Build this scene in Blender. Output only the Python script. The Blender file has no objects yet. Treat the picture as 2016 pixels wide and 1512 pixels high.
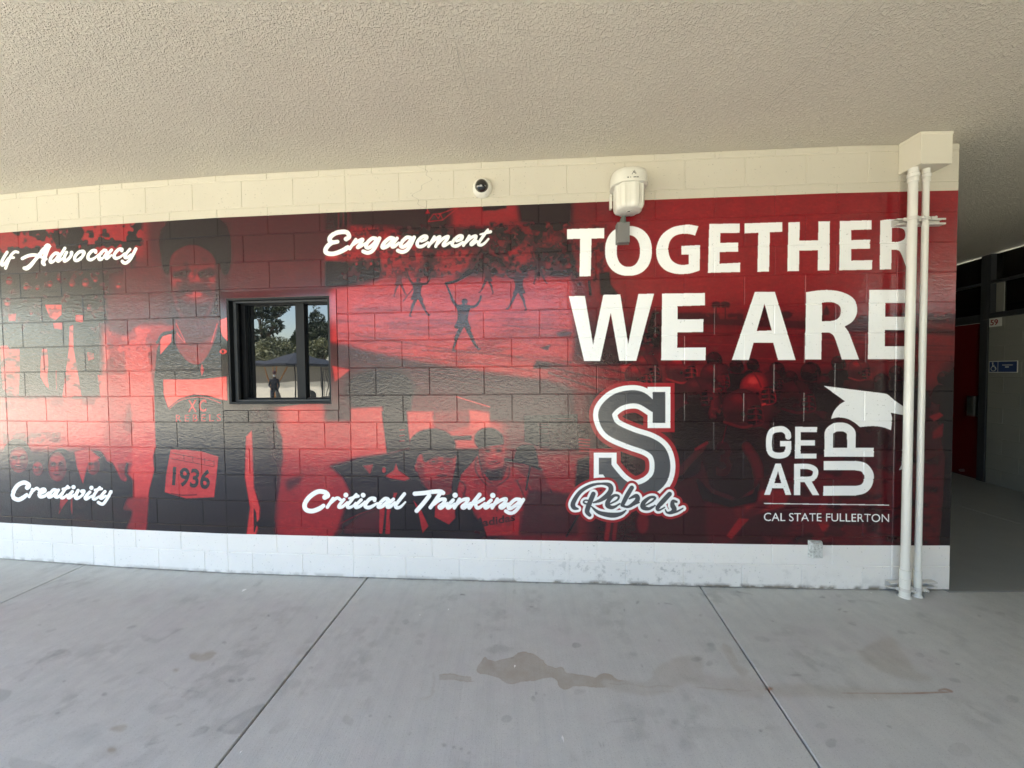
import bpy, bmesh, math, random
import numpy as np
from mathutils import Vector, Matrix
# ------------------------------------------------------------------ camera, sky, sun, exposure
SC=bpy.context.scene; COL=SC.collection
FPX,PITCH,ROLL,CAMH=750.,.0291,.0102,1.541
cp,sp=math.cos(PITCH),math.sin(PITCH); cr,sr=math.cos(ROLL),math.sin(ROLL)
VF=np.array([0,cp,-sp]); _d=np.array([0,-sp,-cp]); _r=np.array([1.,0,0])
VR=cr*_r+sr*_d; VD=-sr*_r+cr*_d; VC=np.array([0,0,CAMH])
cam=bpy.data.cameras.new('camera'); cam.lens=FPX/2016*36; cam.sensor_width=36; cam.clip_start=.02; cam.clip_end=600
camo=bpy.data.objects.new('camera',cam); COL.objects.link(camo); SC.camera=camo
camo.matrix_world=Matrix(((VR[0],-VD[0],-VF[0],0),(VR[1],-VD[1],-VF[1],0),(VR[2],-VD[2],-VF[2],CAMH),(0,0,0,1)))
SUN=Vector((-.42,.36,.83)).normalized()
world=bpy.data.worlds.new('World'); SC.world=world; world.use_nodes=True
nt=world.node_tree; bg=nt.nodes['Background']; sky=nt.nodes.new('ShaderNodeTexSky'); sky.sky_type='NISHITA'; sky.sun_disc=False
sky.sun_elevation=math.asin(SUN.z); sky.sun_rotation=math.atan2(SUN.x,SUN.y); sky.air_density=1.2; sky.dust_density=1.5
nt.links.new(sky.outputs[0],bg.inputs[0]); bg.inputs[1].default_value=.15
sl=bpy.data.lights.new('sun','SUN'); sl.energy=4.6; sl.angle=math.radians(.5); sl.color=(1,.96,.89)
so=bpy.data.objects.new('sun',sl); COL.objects.link(so); so.rotation_euler=SUN.to_track_quat('Z','Y').to_euler()
SC.view_settings.view_transform='Standard'; SC.view_settings.look='None'; SC.view_settings.gamma=1; SC.view_settings.use_curve_mapping=False
SC.view_settings.exposure=2.84
SC.cycles.max_bounces=10; SC.cycles.diffuse_bounces=6; SC.cycles.glossy_bounces=4; SC.cycles.use_denoising=True
SC.cycles.sample_clamp_indirect=8; SC.cycles.caustics_reflective=False
random.seed(4)
# layout helpers: where a measured print point lies on the wall, on the floor
def vray(x,y): return VF+VR*(x-1008)/FPX+VD*(y-756)/FPX
def onz(x,y,z=0): d=vray(x,y); return VC+d*(z-CAMH)/d[2]
PATH=np.array([[-7.2,3.80],[-5.4,3.385],[-4.381,3.213],[-3.241,3.052],[-2.24,2.936],[-1.216,2.855],[-.013,2.771],[1.438,2.679],[2.295,2.630],[3.037,2.612]])
HC=3.06
def ypath(x): return np.interp(x,PATH[:,0],PATH[:,1])
SEG=np.hypot(*np.diff(PATH,axis=0).T); SACC=np.concatenate([[0],np.cumsum(SEG)])
def s_of_x(x): return float(np.interp(x,PATH[:,0],SACC))
def at_s(s): return np.array([np.interp(s,SACC,PATH[:,0]),np.interp(s,SACC,PATH[:,1])])
# ------------------------------------------------------------------ the printed mural (flat print, painted in code)
CS=2.0; CX0,CY0,CX1,CY1=-60,350,1905,1095        # print canvas, in print units
CW=int((CX1-CX0)*CS); CH=int((CY1-CY0)*CS)
INK=np.full((CH,CW),.1,np.float32)               # amount of red light in the duotone
rng=np.random.RandomState(7)
def smooth(pts,closed=False,n=6):
    P=np.array(pts,float)
    if len(P)<3: return P
    out=[]; m=len(P)
    segs=m if closed else m-1
    for i in range(segs):
        p0=P[(i-1)%m] if closed or i>0 else P[i]
        p1=P[i]; p2=P[(i+1)%m]
        p3=P[(i+2)%m] if closed or i+2<m else p2
        for t in np.linspace(0,1,n,endpoint=False):
            out.append(.5*((2*p1)+(-p0+p2)*t+(2*p0-5*p1+4*p2-p3)*t*t+(-p0+3*p1-3*p2+p3)*t**3))
    if not closed: out.append(P[-1])
    return np.array(out)
def frame(x0,y0,s): return lambda pts:[(x0+p[0]/s,y0+p[1]/s)+tuple(p[2:]) for p in pts]
def scanfill(P):
    Q=(np.array([p[:2] for p in P],float)-[CX0,CY0])*CS
    x0=max(0,int(Q[:,0].min())-1); x1=min(CW,int(Q[:,0].max())+2)
    y0=max(0,int(Q[:,1].min())-1); y1=min(CH,int(Q[:,1].max())+2)
    if x1<=x0 or y1<=y0: return None
    ys=np.arange(y0,y1)+.5; M=np.zeros((y1-y0,x1-x0+1),np.int32)
    A=Q; B=np.roll(Q,-1,0)
    for a,b in zip(A,B):
        if a[1]==b[1]: continue
        lo,hi=(a,b) if a[1]<b[1] else (b,a)
        r=np.where((ys>=lo[1])&(ys<hi[1]))[0]
        if len(r)==0: continue
        xs=lo[0]+(ys[r]-lo[1])*(hi[0]-lo[0])/(hi[1]-lo[1])
        c=np.clip(np.ceil(xs-.5).astype(int)-x0,0,x1-x0)
        np.add.at(M,(r,c),1)
    return x0,y0,(np.cumsum(M,1)[:,:-1]%2).astype(np.float32)
def box1(a,r,ax):
    if r<1: return a
    c=np.cumsum(np.concatenate([np.zeros_like(np.take(a,[0],ax)),a],ax),ax)
    n=a.shape[ax]; i=np.arange(n); hi=np.minimum(i+r+1,n); lo=np.maximum(i-r,0)
    sh=[1,1]; sh[ax]=n
    return (np.take(c,hi,ax)-np.take(c,lo,ax))/(hi-lo).reshape(sh)
def blur(a,r):
    r=int(round(r))
    for k in range(2):
        a=box1(a,r,0); a=box1(a,r,1)
    return a.astype(np.float32)
def padm(x0,y0,M,p):
    a0=max(0,x0-p); b0=max(0,y0-p); a1=min(CW,x0+M.shape[1]+p); b1=min(CH,y0+M.shape[0]+p)
    N=np.zeros((b1-b0,a1-a0),np.float32); N[y0-b0:y0-b0+M.shape[0],x0-a0:x0-a0+M.shape[1]]=M
    return a0,b0,N
def put(x0,y0,M,val,alpha,soft,dst=None):
    dst=INK if dst is None else dst
    if soft>0:
        x0,y0,M=padm(x0,y0,M,int(soft*CS*2.2)+1); M=blur(M,soft*CS)
    M=M*alpha; S=dst[y0:y0+M.shape[0],x0:x0+M.shape[1]]
    S+=(val-S)*M
def poly(pts,val,soft=.6,alpha=1,curve=False,dst=None):
    r=scanfill(smooth(pts,True) if curve else pts)
    if r: put(*r,val,alpha,soft,dst)
def ell(cx,cy,rx,ry,val,soft=1.5,alpha=1,rot=0,dst=None):
    t=np.linspace(0,2*math.pi,33)[:-1]; c,s=math.cos(rot),math.sin(rot)
    poly([(cx+rx*math.cos(a)*c-ry*math.sin(a)*s,cy+rx*math.cos(a)*s+ry*math.sin(a)*c) for a in t],val,soft,alpha,False,dst)
def strokemask(pts,r,grow=0,curve=True):
    P=[tuple(p)+((r,) if len(p)==2 else ()) for p in pts]
    P=smooth(P) if curve and len(P)>2 else np.array(P,float)
    Q=P.copy(); Q[:,:2]=(Q[:,:2]-[CX0,CY0])*CS; Q[:,2]=(Q[:,2]+grow)*CS
    m=Q[:,2].max()+2
    x0=max(0,int(Q[:,0].min()-m)); x1=min(CW,int(Q[:,0].max()+m)); y0=max(0,int(Q[:,1].min()-m)); y1=min(CH,int(Q[:,1].max()+m))
    if x1<=x0 or y1<=y0: return None
    M=np.zeros((y1-y0,x1-x0),np.float32)
    if len(Q)==1: Q=np.vstack([Q,Q+[.01,0,0]])
    for a,b in zip(Q[:-1],Q[1:]):
        mm=max(a[2],b[2])+2
        u0=max(x0,int(min(a[0],b[0])-mm)); u1=min(x1,int(max(a[0],b[0])+mm)); v0=max(y0,int(min(a[1],b[1])-mm)); v1=min(y1,int(max(a[1],b[1])+mm))
        if u1<=u0 or v1<=v0: continue
        X,Y=np.meshgrid(np.arange(u0,u1)+.5,np.arange(v0,v1)+.5)
        d=b[:2]-a[:2]; L=(d@d)+1e-9
        t=np.clip(((X-a[0])*d[0]+(Y-a[1])*d[1])/L,0,1)
        D=np.hypot(X-a[0]-t*d[0],Y-a[1]-t*d[1])-(a[2]+(b[2]-a[2])*t)
        S=M[v0-y0:v1-y0,u0-x0:u1-x0]; np.maximum(S,np.clip(.5-D,0,1),out=S)
    return x0,y0,M
def stroke(pts,r,val,soft=.4,alpha=1,curve=True,grow=0,dst=None):
    k=strokemask(pts,r,grow,curve)
    if k: put(*k,val,alpha,soft,dst)
def fbm(h,w,cell,oct=4,seed=0,ax=1.):
    g=np.random.RandomState(seed); out=np.zeros((h,w),np.float32); amp=1; tot=0
    for o in range(oct):
        cy=max(1,cell/ax); cxx=max(1,cell*ax)
        nh=int(h/cy)+3; nw=int(w/cxx)+3; n=g.rand(nh,nw).astype(np.float32)
        yy=np.arange(h)/cy; xx=np.arange(w)/cxx
        y0=yy.astype(int); x0=xx.astype(int); fy=(yy-y0)[:,None]; fx=(xx-x0)[None]
        fy=fy*fy*(3-2*fy); fx=fx*fx*(3-2*fx)
        a=n[y0][:,x0]; b=n[y0][:,x0+1]; c=n[y0+1][:,x0]; d=n[y0+1][:,x0+1]
        out+=amp*((a*(1-fx)+b*fx)*(1-fy)+(c*(1-fx)+d*fx)*fy); tot+=amp; amp*=.5; cell/=2
    return out/tot
def region(x0,y0,x1,y1): return slice(int((y0-CY0)*CS),int((y1-CY0)*CS)),slice(int((x0-CX0)*CS),int((x1-CX0)*CS))
def blotch(x0,y0,x1,y1,val,thr,cell,seed,soft=.8,alpha=1,edge=12,ax=1.,pts=None):
    """noise shapes of one ink value inside a soft-edged box (foliage, crowds, creases)"""
    sl=region(x0,y0,x1,y1); S=INK[sl]; h,w=S.shape
    if h<2 or w<2: return
    n=fbm(h,w,cell*CS,4,seed,ax); M=np.clip((n-thr)*18,0,1)
    ey=np.clip(np.minimum(np.arange(h),h-1-np.arange(h))/(edge*CS),0,1)[:,None]; ex=np.clip(np.minimum(np.arange(w),w-1-np.arange(w))/(edge*CS),0,1)[None]
    M=blur(M,soft*CS)*np.minimum(ey,ex)*alpha; S+=(val-S)*M
fA=frame(0,300,4.032); fB=frame(400,300,4.032); fC=frame(0,640,4.032); fD=frame(0,820,4.032); fE=frame(500,780,3.36)
fF=frame(640,380,4.032); fG=frame(860,300,4.032); fH=frame(1080,380,4.4475); fI=frame(1420,380,4.2); fJ=frame(1080,720,4.2); fK=frame(1440,680,3.6)
fN=frame(630,440,11.2); fM=frame(800,435,11.2); fS=frame(0,470,14.4); fO=frame(140,470,14.4); fCr=frame(10,935,9.1636); fCt=frame(590,955,9.1636); fT=frame(800,955,8.4); fR=frame(1110,930,8.064)
def textfill(body,quad,val,dst=None,weight=0,soft=0,spacing=1.0):
    """sans lettering: the built-in font as outlines, laid into the quad TL,TR,BR,BL"""
    cu=bpy.data.curves.new('lettering','FONT'); cu.body=body; cu.offset=weight; cu.resolution_u=4; cu.space_character=spacing
    ob=bpy.data.objects.new('lettering',cu); bpy.context.scene.collection.objects.link(ob)
    dg=bpy.context.evaluated_depsgraph_get(); me=bpy.data.meshes.new_from_object(ob.evaluated_get(dg))
    V=np.array([v.co[:2] for v in me.vertices]); F=[tuple(p.vertices) for p in me.polygons]
    bpy.data.objects.remove(ob); bpy.data.curves.remove(cu); bpy.data.meshes.remove(me)
    mn,mx=V.min(0),V.max(0); U=(V-mn)/(mx-mn); q=np.array(quad,float)
    u=U[:,:1]; v=1-U[:,1:]
    P=(q[0]*(1-u)+q[1]*u)*(1-v)+(q[3]*(1-u)+q[2]*u)*v
    Q=(P-[CX0,CY0])*CS
    x0,y0=np.floor(Q.min(0)).astype(int)-1; x1,y1=np.ceil(Q.max(0)).astype(int)+2
    M=np.zeros((y1-y0,x1-x0),np.float32)
    for f in F:
        r=scanfill(P[list(f)])
        if r:
            a,b,m=r; S=M[b-y0:b-y0+m.shape[0],a-x0:a-x0+m.shape[1]]; np.maximum(S,m[:S.shape[0],:S.shape[1]],out=S)
    put(x0,y0,M,val,1,soft,dst)

# ---- base tone fields
def field(x0,y0,x1,y1,val,soft=10): poly([(x0,y0),(x1,y0),(x1,y1),(x0,y1)],val,soft)
INK[:]=.16
field(-60,350,300,520,.62,8); field(-60,520,215,792,.05,8); field(-60,782,300,890,.86,6); field(-60,890,300,1095,.10,12)
field(290,350,660,520,.27,14); field(215,505,340,640,.36,16); field(440,500,680,620,.34,14)
field(200,640,330,1095,.80,7); field(655,560,1130,700,.70,8); field(655,350,1180,560,.35,14)
field(545,790,1010,905,.78,10); field(545,900,700,1095,.60,12); field(990,700,1160,1095,.42,12)
field(1130,350,1905,640,.50,30); field(1240,350,1905,600,.585,30)
field(1280,640,1905,720,.46,8); field(1270,715,1905,1095,.20,14); field(1560,900,1860,1095,.34,20)
# trees over the far left group
blotch(-60,430,285,520,.04,.50,16,3,.5,1,10); blotch(-60,440,285,525,.03,.56,34,5,1,1,10)
blotch(-20,500,270,545,.12,.40,18,9,2,.8,12)
# graduates in dark suits at the far left
for f,p,v in [(fA,[(355,1210),(490,1210),(490,1290),(440,1335),(395,1310)],.85),(fA,[(598,1290),(660,1292),(658,1352),(600,1345)],.8),(fA,[(65,1285),(130,1280),(125,1342),(70,1340)],.7),
    (fA,[(420,1355),(495,1350),(495,1410),(430,1400)],.75),(fC,[(0,165),(60,160),(75,190),(160,190),(158,400),(150,572),(60,560),(18,500),(5,300)],.72),
    (fC,[(335,190),(375,190),(386,300),(378,420),(395,520),(350,470),(320,410),(322,300)],.74),(fC,[(552,10),(582,0),(585,180),(620,380),(650,572),(495,575),(512,440),(545,200)],.8),
    (fC,[(690,215),(745,225),(748,270),(700,285)],.7),(fC,[(775,395),(860,405),(860,575),(800,575)],.82),(fC,[(440,360),(452,360),(456,520),(446,520)],.6)]:
    poly(f(p),v,.7)
for x,y,a in [(210,1065,34),(300,1075,24),(400,1045,30),(470,1000,22),(575,1040,34),(680,1035,40),(760,1010,26),(945,1055,34),(75,1020,38),(60,1190,40),(250,1275,22),(710,1230,26),(860,1240,20)]:
    x,y=fA([(x,y)])[0]; a/=4.032; ell(x,y,a*.75,a,.42,1.6); ell(x-a*.2,y+a*.35,a*.45,a*.3,.72,1.2); ell(x,y-a*.25,a*.6,a*.16,.15,1)
blotch(0,530,215,660,.40,.60,9,21,.8,.7,6); blotch(-60,690,215,790,.24,.60,10,22,1,.7,6,1.6)
for x,y in [(60,640),(450,620),(20,640),(700,610)]:
    p=fC([(x-55,y-30),(x+60,y-30),(x+55,y+30),(x-50,y+30)]); poly(p,.45,2,.7)
stroke(fC([(15,600),(15,670)]),.9,1.0); stroke(fC([(75,600),(80,665),(125,670)]),.9,1.0)
# bright wall behind, sign board
poly(fC([(20,855),(485,850),(485,935),(20,945)]),.42,1.6,.9); blotch(5,850,122,876,.75,.52,8,31,.6,.9,3)
blotch(-60,790,215,890,.62,.60,26,33,2,.6,8)
# runner: neighbouring arm, hair, face, singlet
poly(fC([(835,90),(950,60),(1030,80),(1240,100),(1250,380),(1150,470),(1090,600),(1060,800),(1100,975),(850,980)]),.80,1.6)
poly(fC([(835,60),(1380,0),(1380,60),(1250,120),(1240,300),(870,330),(860,150)]),.62,2)
blotch(205,655,310,740,.50,.52,14,41,1.2,.8,6); blotch(212,640,300,700,.88,.55,12,44,1,.7,6)
stroke(fC([(1190,400),(1180,520),(1080,640),(1040,800)]),14,.42,3,.75); stroke(fC([(1220,540),(1130,720),(1100,830)]),4,.98,1.2,.7)
poly(fA([(840,1140),(1010,1120),(1150,1150),(1150,1320),(1000,1460),(860,1420)]),.38,3)
ell(383,476,68,58,.03,3); ell(392,455,52,34,.03,4); ell(444,498,11,44,.04,3); ell(329,500,11,40,.05,3); blotch(310,415,460,520,.10,.5,9,49,1,.5,14)
poly(fA([(1360,830),(1440,760),(1540,740),(1640,780),(1700,850),(1715,960),(1700,1150),(1660,1290),(1560,1370),(1450,1330),(1380,1180),(1350,980)]),.45,2.4,1,True)
poly(fA([(1365,850),(1450,760),(1560,745),(1660,800),(1700,880),(1500,900),(1370,920)]),.33,3,.9,True)
for p,v,s in [([(1375,960),(1480,930),(1530,960),(1500,1000),(1400,1010)],.16,2),([(1570,950),(1680,925),(1700,980),(1600,1010)],.16,2),([(1500,960),(1560,960),(1590,1050),(1480,1055)],.62,1.5),
    ([(1395,1050),(1530,1030),(1660,1055),(1690,1150),(1550,1100),(1400,1150)],.24,4),([(1410,1150),(1500,1200),(1640,1190),(1680,1140),(1640,1290),(1550,1350),(1440,1290)],.24,4),
    ([(1480,1115),(1600,1115),(1580,1150),(1500,1150)],.66,1.6),([(1370,1010),(1470,1005),(1440,1060),(1400,1090)],.60,3),([(1600,1005),(1700,1000),(1680,1070),(1630,1050)],.56,3)]: poly(fA(p),v,s,.95,True)
blotch(335,505,435,640,.20,.55,14,51,1.5,.6,8)
poly([(309,690),(318,662),(340,650),(352,640),(430,640),(440,660),(452,672),(452,790),(640,790),(560,800),(495,800),(492,900),(500,960),(500,1095),(283,1095),(293,965),(304,925),(300,900),(307,880),(305,830),(303,760)],.045,1)
poly(fC([(1392,-20),(1425,-40),(1720,-40),(1735,0),(1690,160),(1610,295),(1530,312),(1450,250),(1395,150)]),.52,1.2,1,True)
poly(fC([(1420,-60),(1720,-60),(1690,80),(1560,160),(1450,120)]),.30,3,.8,True)
stroke(fC([(1400,-10),(1470,140),(1400,60)]),.8,.95,.5,.8); stroke(fC([(1725,-10),(1680,140)]),.9,.95,.5,.8)
poly(fC([(1272,95),(1365,68),(1362,135),(1272,238)]),.95,.6); poly(fC([(1752,-40),(1812,-60),(1812,132),(1770,90),(1748,20)]),.95,.6)
stroke(fC([(1250,140),(1300,70),(1390,60)]),2.6,.05)
poly(fC([(1603,300),(1620,360),(1605,410),(1590,360)]),.75,.4); ell(440,692.5,8,5.2,.9,.3); ell(440,692.5,2.2,3,.1,.3)
poly(fC([(1295,432),(1560,432),(1620,428),(1805,408),(1812,600),(1750,592),(1640,560),(1540,552),(1420,590),(1335,662),(1300,560)]),.97,.8)
stroke(fC([(1345,665),(1430,600),(1540,575),(1640,580),(1750,620)]),1.2,.72,.4)
textfill('XC',fC([(1490,595),(1640,590),(1640,690),(1490,695)]),.80,weight=.03,spacing=1.4,soft=.3)
textfill('REBELS',fC([(1395,712),(1755,705),(1755,765),(1395,770)]),.72,weight=.02,spacing=1.5,soft=.3)
# arms either side of the torso
poly([(205,735),(240,740),(262,800),(275,900),(262,1000),(255,1095),(200,1095)],.62,5,.5)
poly([(245,690),(290,690),(303,760),(304,860),(300,940),(290,980),(284,1095),(245,1095),(258,960),(262,840)],.80,1.6)
poly([(262,1000),(290,960),(284,1095),(250,1095)],.62,6,.7)
poly([(484,860),(496,846),(500,960),(512,1000),(508,1060),(500,1095),(480,1095),(492,1000),(482,940)],.80,1.2)
poly(fE([(20,175),(130,150),(185,280),(190,400),(180,560),(150,690),(135,820),(145,920),(15,920),(60,760),(35,560),(10,330)]),.10,1.6)
ell(524,1032,19,12,.02,1); poly(fE([(0,740),(14,770),(20,840),(5,900),(0,900)]),.02,.6)
poly(fE([(60,200),(140,180),(185,300),(180,480),(110,420)]),.20,4,.7)
# race bib
bib=fC([(1355,988),(1480,990),(1610,1005),(1735,1045),(1722,1180),(1700,1368),(1480,1378),(1380,1350),(1308,1328),(1318,1190)])
poly(bib,.72,.5)
for p in [[(1360,1015),(1700,1085)],[(1355,1060),(1695,1125)],[(1458,1030),(1462,1072)],[(1530,1045),(1533,1085)],[(1625,1060),(1628,1100)],[(1700,1075),(1700,1125)]]: stroke(fC(p),.45,.12,.2,.9)
textfill('1936',fC([(1375,1122),(1678,1150),(1660,1310),(1365,1275)]),.05,weight=.028)
stroke(fC([(1360,1338),(1440,1352),(1560,1348)]),1,.35,.6)
# four people at the bottom left
poly([(-60,955),(20,948),(60,940),(100,955),(150,930),(200,905),(232,915),(262,945),(262,1095),(-60,1095)],.05,2)
for hx,hy,rx,ry,fx,fy,frx,fry in [(135,330,118,150,150,345,76,105),(300,400,62,85,300,415,44,58),(485,430,112,175,455,400,74,118),(770,400,80,125,740,390,52,76)]:
    a=fD([(hx,hy),(fx,fy)]); q=4.032
    ell(a[0][0],a[0][1],rx/q,ry/q,.09,1.2); ell(a[1][0],a[1][1],frx/q,fry/q,.46,1.2)
    fx,fy=a[1]; u=frx/q; v=fry/q
    ell(fx,fy-.5*v,u*.75,v*.25,.62,1.2); ell(fx-.4*u,fy-.18*v,u*.3,v*.13,.20,1.1); ell(fx+.4*u,fy-.18*v,u*.3,v*.13,.20,1.1)
    ell(fx,fy+.15*v,u*.16,v*.16,.66,.8); ell(fx,fy+.48*v,u*.42,v*.12,.24,1); ell(fx,fy+.43*v,u*.34,v*.05,.62,.6); ell(fx+.55*u,fy+.2*v,u*.4,v*.7,.30,2,.7); ell(fx-.5*u,fy+.2*v,u*.25,v*.2,.60,1)
poly(fD([(590,280),(680,260),(720,270),(800,330),(700,370),(660,540),(610,400)]),.78,1,.9); poly(fD([(880,290),(1000,350),(1060,360),(1000,520),(960,500),(900,380)]),.70,1.5)
poly(fD([(930,380),(1050,360),(1010,480),(970,520)]),.45,1.5,.8); stroke(fD([(1010,380),(1000,450),(1030,500)]),2.5,.12,1)
poly(fD([(480,640),(560,640),(500,720),(465,785)]),.62,.7); poly(fD([(560,640),(578,640),(575,795),(560,740)]),.5,.6)
poly(fD([(975,740),(1010,650),(1080,640),(1180,640),(1160,900),(1000,900),(1060,750)]),.56,3)
blotch(-40,960,260,1080,.22,.58,14,61,1.5,.6,10)
# ---- lacrosse field, centre
poly(fF([(0,150),(200,150),(200,300),(0,300)]),.16,2)
for k in range(6): stroke(fF([(88+k*19,150),(88+k*19,300)]),1.3,.04 if k%2==0 else .34,.3)
poly(fF([(200,150),(900,120),(1060,115),(1000,320),(780,330),(640,270),(200,255)]),.14,2)
poly(fF([(200,262),(620,300),(740,330),(1000,430),(900,560),(440,560),(230,560),(0,550),(0,500),(180,440)]),.62,2)
poly(fF([(1000,110),(1250,100),(1530,90),(1550,230),(1320,260),(1000,290)]),.56,6); poly(fF([(1530,80),(1960,60),(1960,260),(1560,270),(1545,180)]),.10,4); poly(fG([(1150,385),(1395,375),(1395,470),(1150,540)]),.44,8)
for p in [[(820,225),(860,170),(915,165),(935,215),(820,228)],[(905,170),(1040,120)],[(940,210),(1060,115)],[(875,170),(900,205),(915,175)]]: stroke(fF(p),1.1,.66,.3,.9,False)
poly(fF([(795,165),(812,125),(835,165)]),.6,.6); poly(fF([(1250,105),(1440,95),(1440,120),(1395,128),(1350,140),(1300,138),(1255,145)]),.10,1)
poly(fF([(640,270),(1000,280),(1340,290),(1930,240),(1930,330),(1500,420),(1140,430),(900,460),(760,440),(560,300)]),.06,3)
blotch(960,435,1130,520,.50,.48,11,71,.7,.9,6); blotch(960,435,1130,510,.04,.52,9,72,.6,.9,6)
poly(fF([(0,540),(230,545),(440,520),(450,690),(400,740),(200,740),(0,745)]),.07,2); 
for x in (250,306,365,418): ell(*fF([(x,563)])[0],2.6,3.4,.62,.6)
poly(fF([(440,520),(520,470),(740,470),(800,540),(700,690),(600,640),(520,670),(470,680)]),.60,2.5,.8); poly(fF([(850,600),(900,470),(1100,440),(1180,480),(1180,590),(1030,720),(900,660)]),.60,3,.85)
poly(fF([(770,460),(880,470),(850,600),(900,690),(700,680),(790,560)]),.10,3); poly(fF([(1180,500),(1240,440),(1330,480),(1260,640),(1180,640),(1000,730),(960,720),(1130,600)]),.12,3)
poly(fF([(1260,480),(1400,520),(1470,620),(1560,580),(1640,480),(1700,430),(1960,440),(2000,600),(1900,690),(1700,700),(1500,660),(1270,640)]),.10,2.5)
poly(fF([(1410,500),(1540,420),(1660,430),(1660,500),(1520,600),(1470,600)]),.60,2.5,.8); blotch(660,440,1200,560,.40,.50,9,75,.7,.6,8); blotch(660,440,1200,560,.10,.56,7,74,.6,.6,8); blotch(960,500,1200,560,.58,.55,12,73,.8,.7,6); blotch(960,500,1190,565,.08,.58,10,76,.8,.8,6)
poly(fF([(430,690),(900,690),(1300,690),(1500,690),(1960,680),(1960,1500),(40,1500),(40,790),(200,750)]),.74,6)
poly(fF([(440,680),(1950,670),(1950,715),(440,740)]),.62,2,.8)
blotch(660,560,1130,720,.60,.52,26,81,1.6,.6,8,3.2); blotch(660,600,1130,745,.50,.58,14,82,1,.6,8,4.2)
def body(f,x,y,s,v=.07,flip=1):
    P=lambda L:f([(x+a*s*flip,y+b*s)+tuple(c) for a,b,*c in L]); q=s/4.032
    ell(*f([(x+2*s*flip,y-232*s)])[0],17*q,22*q,v,.5); stroke(P([(0,-215),(0,-190)]),9*q,v,.4,1,False); stroke(P([(12,-252),(26,-240),(22,-215)]),5*q,v,.4)
    poly(P([(-58,-200),(-20,-208),(30,-206),(60,-192),(44,-150),(34,-100),(40,-60),(62,-8),(10,-22),(-30,-14),(-74,-22),(-56,-70),(-46,-110),(-52,-160)]),v,.6,1,True)
    stroke([(a,b,c*q) for a,b,c in P([(-22,-18,17),(-58,60,14),(-66,100,9),(-86,160,7),(-70,166,6)])],1,v,.4,1,True); stroke([(a,b,c*q) for a,b,c in P([(28,-20,17),(66,60,14),(84,100,10),(118,152,7),(134,150,6)])],1,v,.4,1,True)
    stroke([(a,b,c*q) for a,b,c in P([(-50,-190,12),(-88,-240,10),(-104,-285,8),(-138,-365,6)])],1,v,.4,1,True); stroke([(a,b,c*q) for a,b,c in P([(48,-188,12),(96,-196,10),(128,-235,8),(140,-275,7)])],1,v,.4,1,True)
body(fF,1100,1090,.98,.14); body(fF,735,860,.72,.19); body(fF,1290,710,.52,.22,-1); body(fF,1535,810,.72,.19,-1); body(fF,590,740,.5,.34); body(fF,1700,640,.5,.2)
for f_,x_,y_,r_ in ((fF,1090,1000,22),(fF,1110,960,14),(fF,730,780,12),(fF,1535,740,12)): ell(*f_([(x_,y_)])[0],r_/4,r_/3,.26,2,.6)
stroke(fF([(960,720),(1060,690),(1200,600)]),2.6,.1); stroke(fF([(620,860),(700,760)]),1,.35); poly(fG([(1290,960),(1370,950),(1380,1050),(1480,1180),(1300,1130)]),.08,1.6)
stroke(fG([(1210,1030),(1220,1130)]),2.4,.1)
poly([(640,672),(700,685),(760,700),(850,716),(960,733),(1062,747),(1130,752),(1130,830),(640,830)],.25,4); poly([(640,700),(900,760),(1000,800),(640,800)],.32,8)
for p in [[(700,660),(900,690),(1130,716)],[(760,700),(980,720),(1150,752)],[(990,640),(1060,646),(1130,650)],[(830,690),(1000,700),(1160,728)]]: stroke(p,1.2,.45,1,.8)
poly(fF([(1840,1110),(1900,1095),(1960,1110),(1950,1140),(1850,1140)]),.3,1.5); poly(fF([(1700,1230),(1790,1205),(1770,1250)]),.3,1); poly(fF([(1680,1325),(1960,1340),(1960,1400),(1650,1395)]),.22,1.5)
stroke([(1030,704),(1090,712),(1150,722)],3,.72,1.5,.8); stroke([(1060,733),(1160,748),(1200,762)],4,.66,2,.8)
for k in range(16): 
    yy=600+k*9; stroke([(670+rng.rand()*200,yy),(900+rng.rand()*200,yy+18+rng.rand()*14)],.5,.6,.5,.6)
poly([(655,720),(690,728),(660,752)],.75,1); ell(748,772,66,44,.09,9); poly([(690,745),(790,735),(812,770),(808,805),(750,812),(700,800)],.10,7,1,True)
# ---- classroom, lower centre
poly(fE([(1050,0),(1340,0),(1560,70),(1560,110),(1040,100)]),.42,2); stroke(fE([(1340,5),(1560,72)]),1,.95,.4)
poly(fE([(640,80),(850,70),(880,380),(640,400)]),.80,2); poly(fE([(845,100),(1010,100),(1035,340),(880,380)]),.12,1.2)
for y in (225,262,298): stroke(fE([(965,y),(995,y-2)]),1.1,.6,.3)
poly(fE([(1010,100),(1190,100),(1180,330),(1040,330)]),.84,1.5); poly(fE([(1190,100),(1420,90),(1420,200),(1200,260)]),.58,3); poly(fE([(1420,90),(1560,110),(1560,220),(1430,230)]),.9,2)
poly(fE([(1290,265),(1440,262),(1440,290),(1300,290)]),.2,1); poly(fE([(500,460),(700,410),(900,378),(1000,350),(1500,350),(1500,1000),(500,1000),(640,640),(590,540)]),.07,2.5)
poly(fE([(190,180),(470,180),(640,180),(640,420),(500,450),(300,560),(200,500)]),.72,6,.7)
poly(fE([(180,440),(440,470),(560,600),(600,640),(560,910),(150,910)]),.60,7); poly(fE([(210,560),(330,520),(300,580),(220,630)]),.3,4)
poly(fE([(720,460),(790,450),(770,520)]),.55,1); poly(fE([(865,530),(925,490),(940,440),(955,490),(1035,545),(1000,562),(900,545)]),.66,.8); ell(*fE([(860,490)])[0],4,6,.6,.6)
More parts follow.
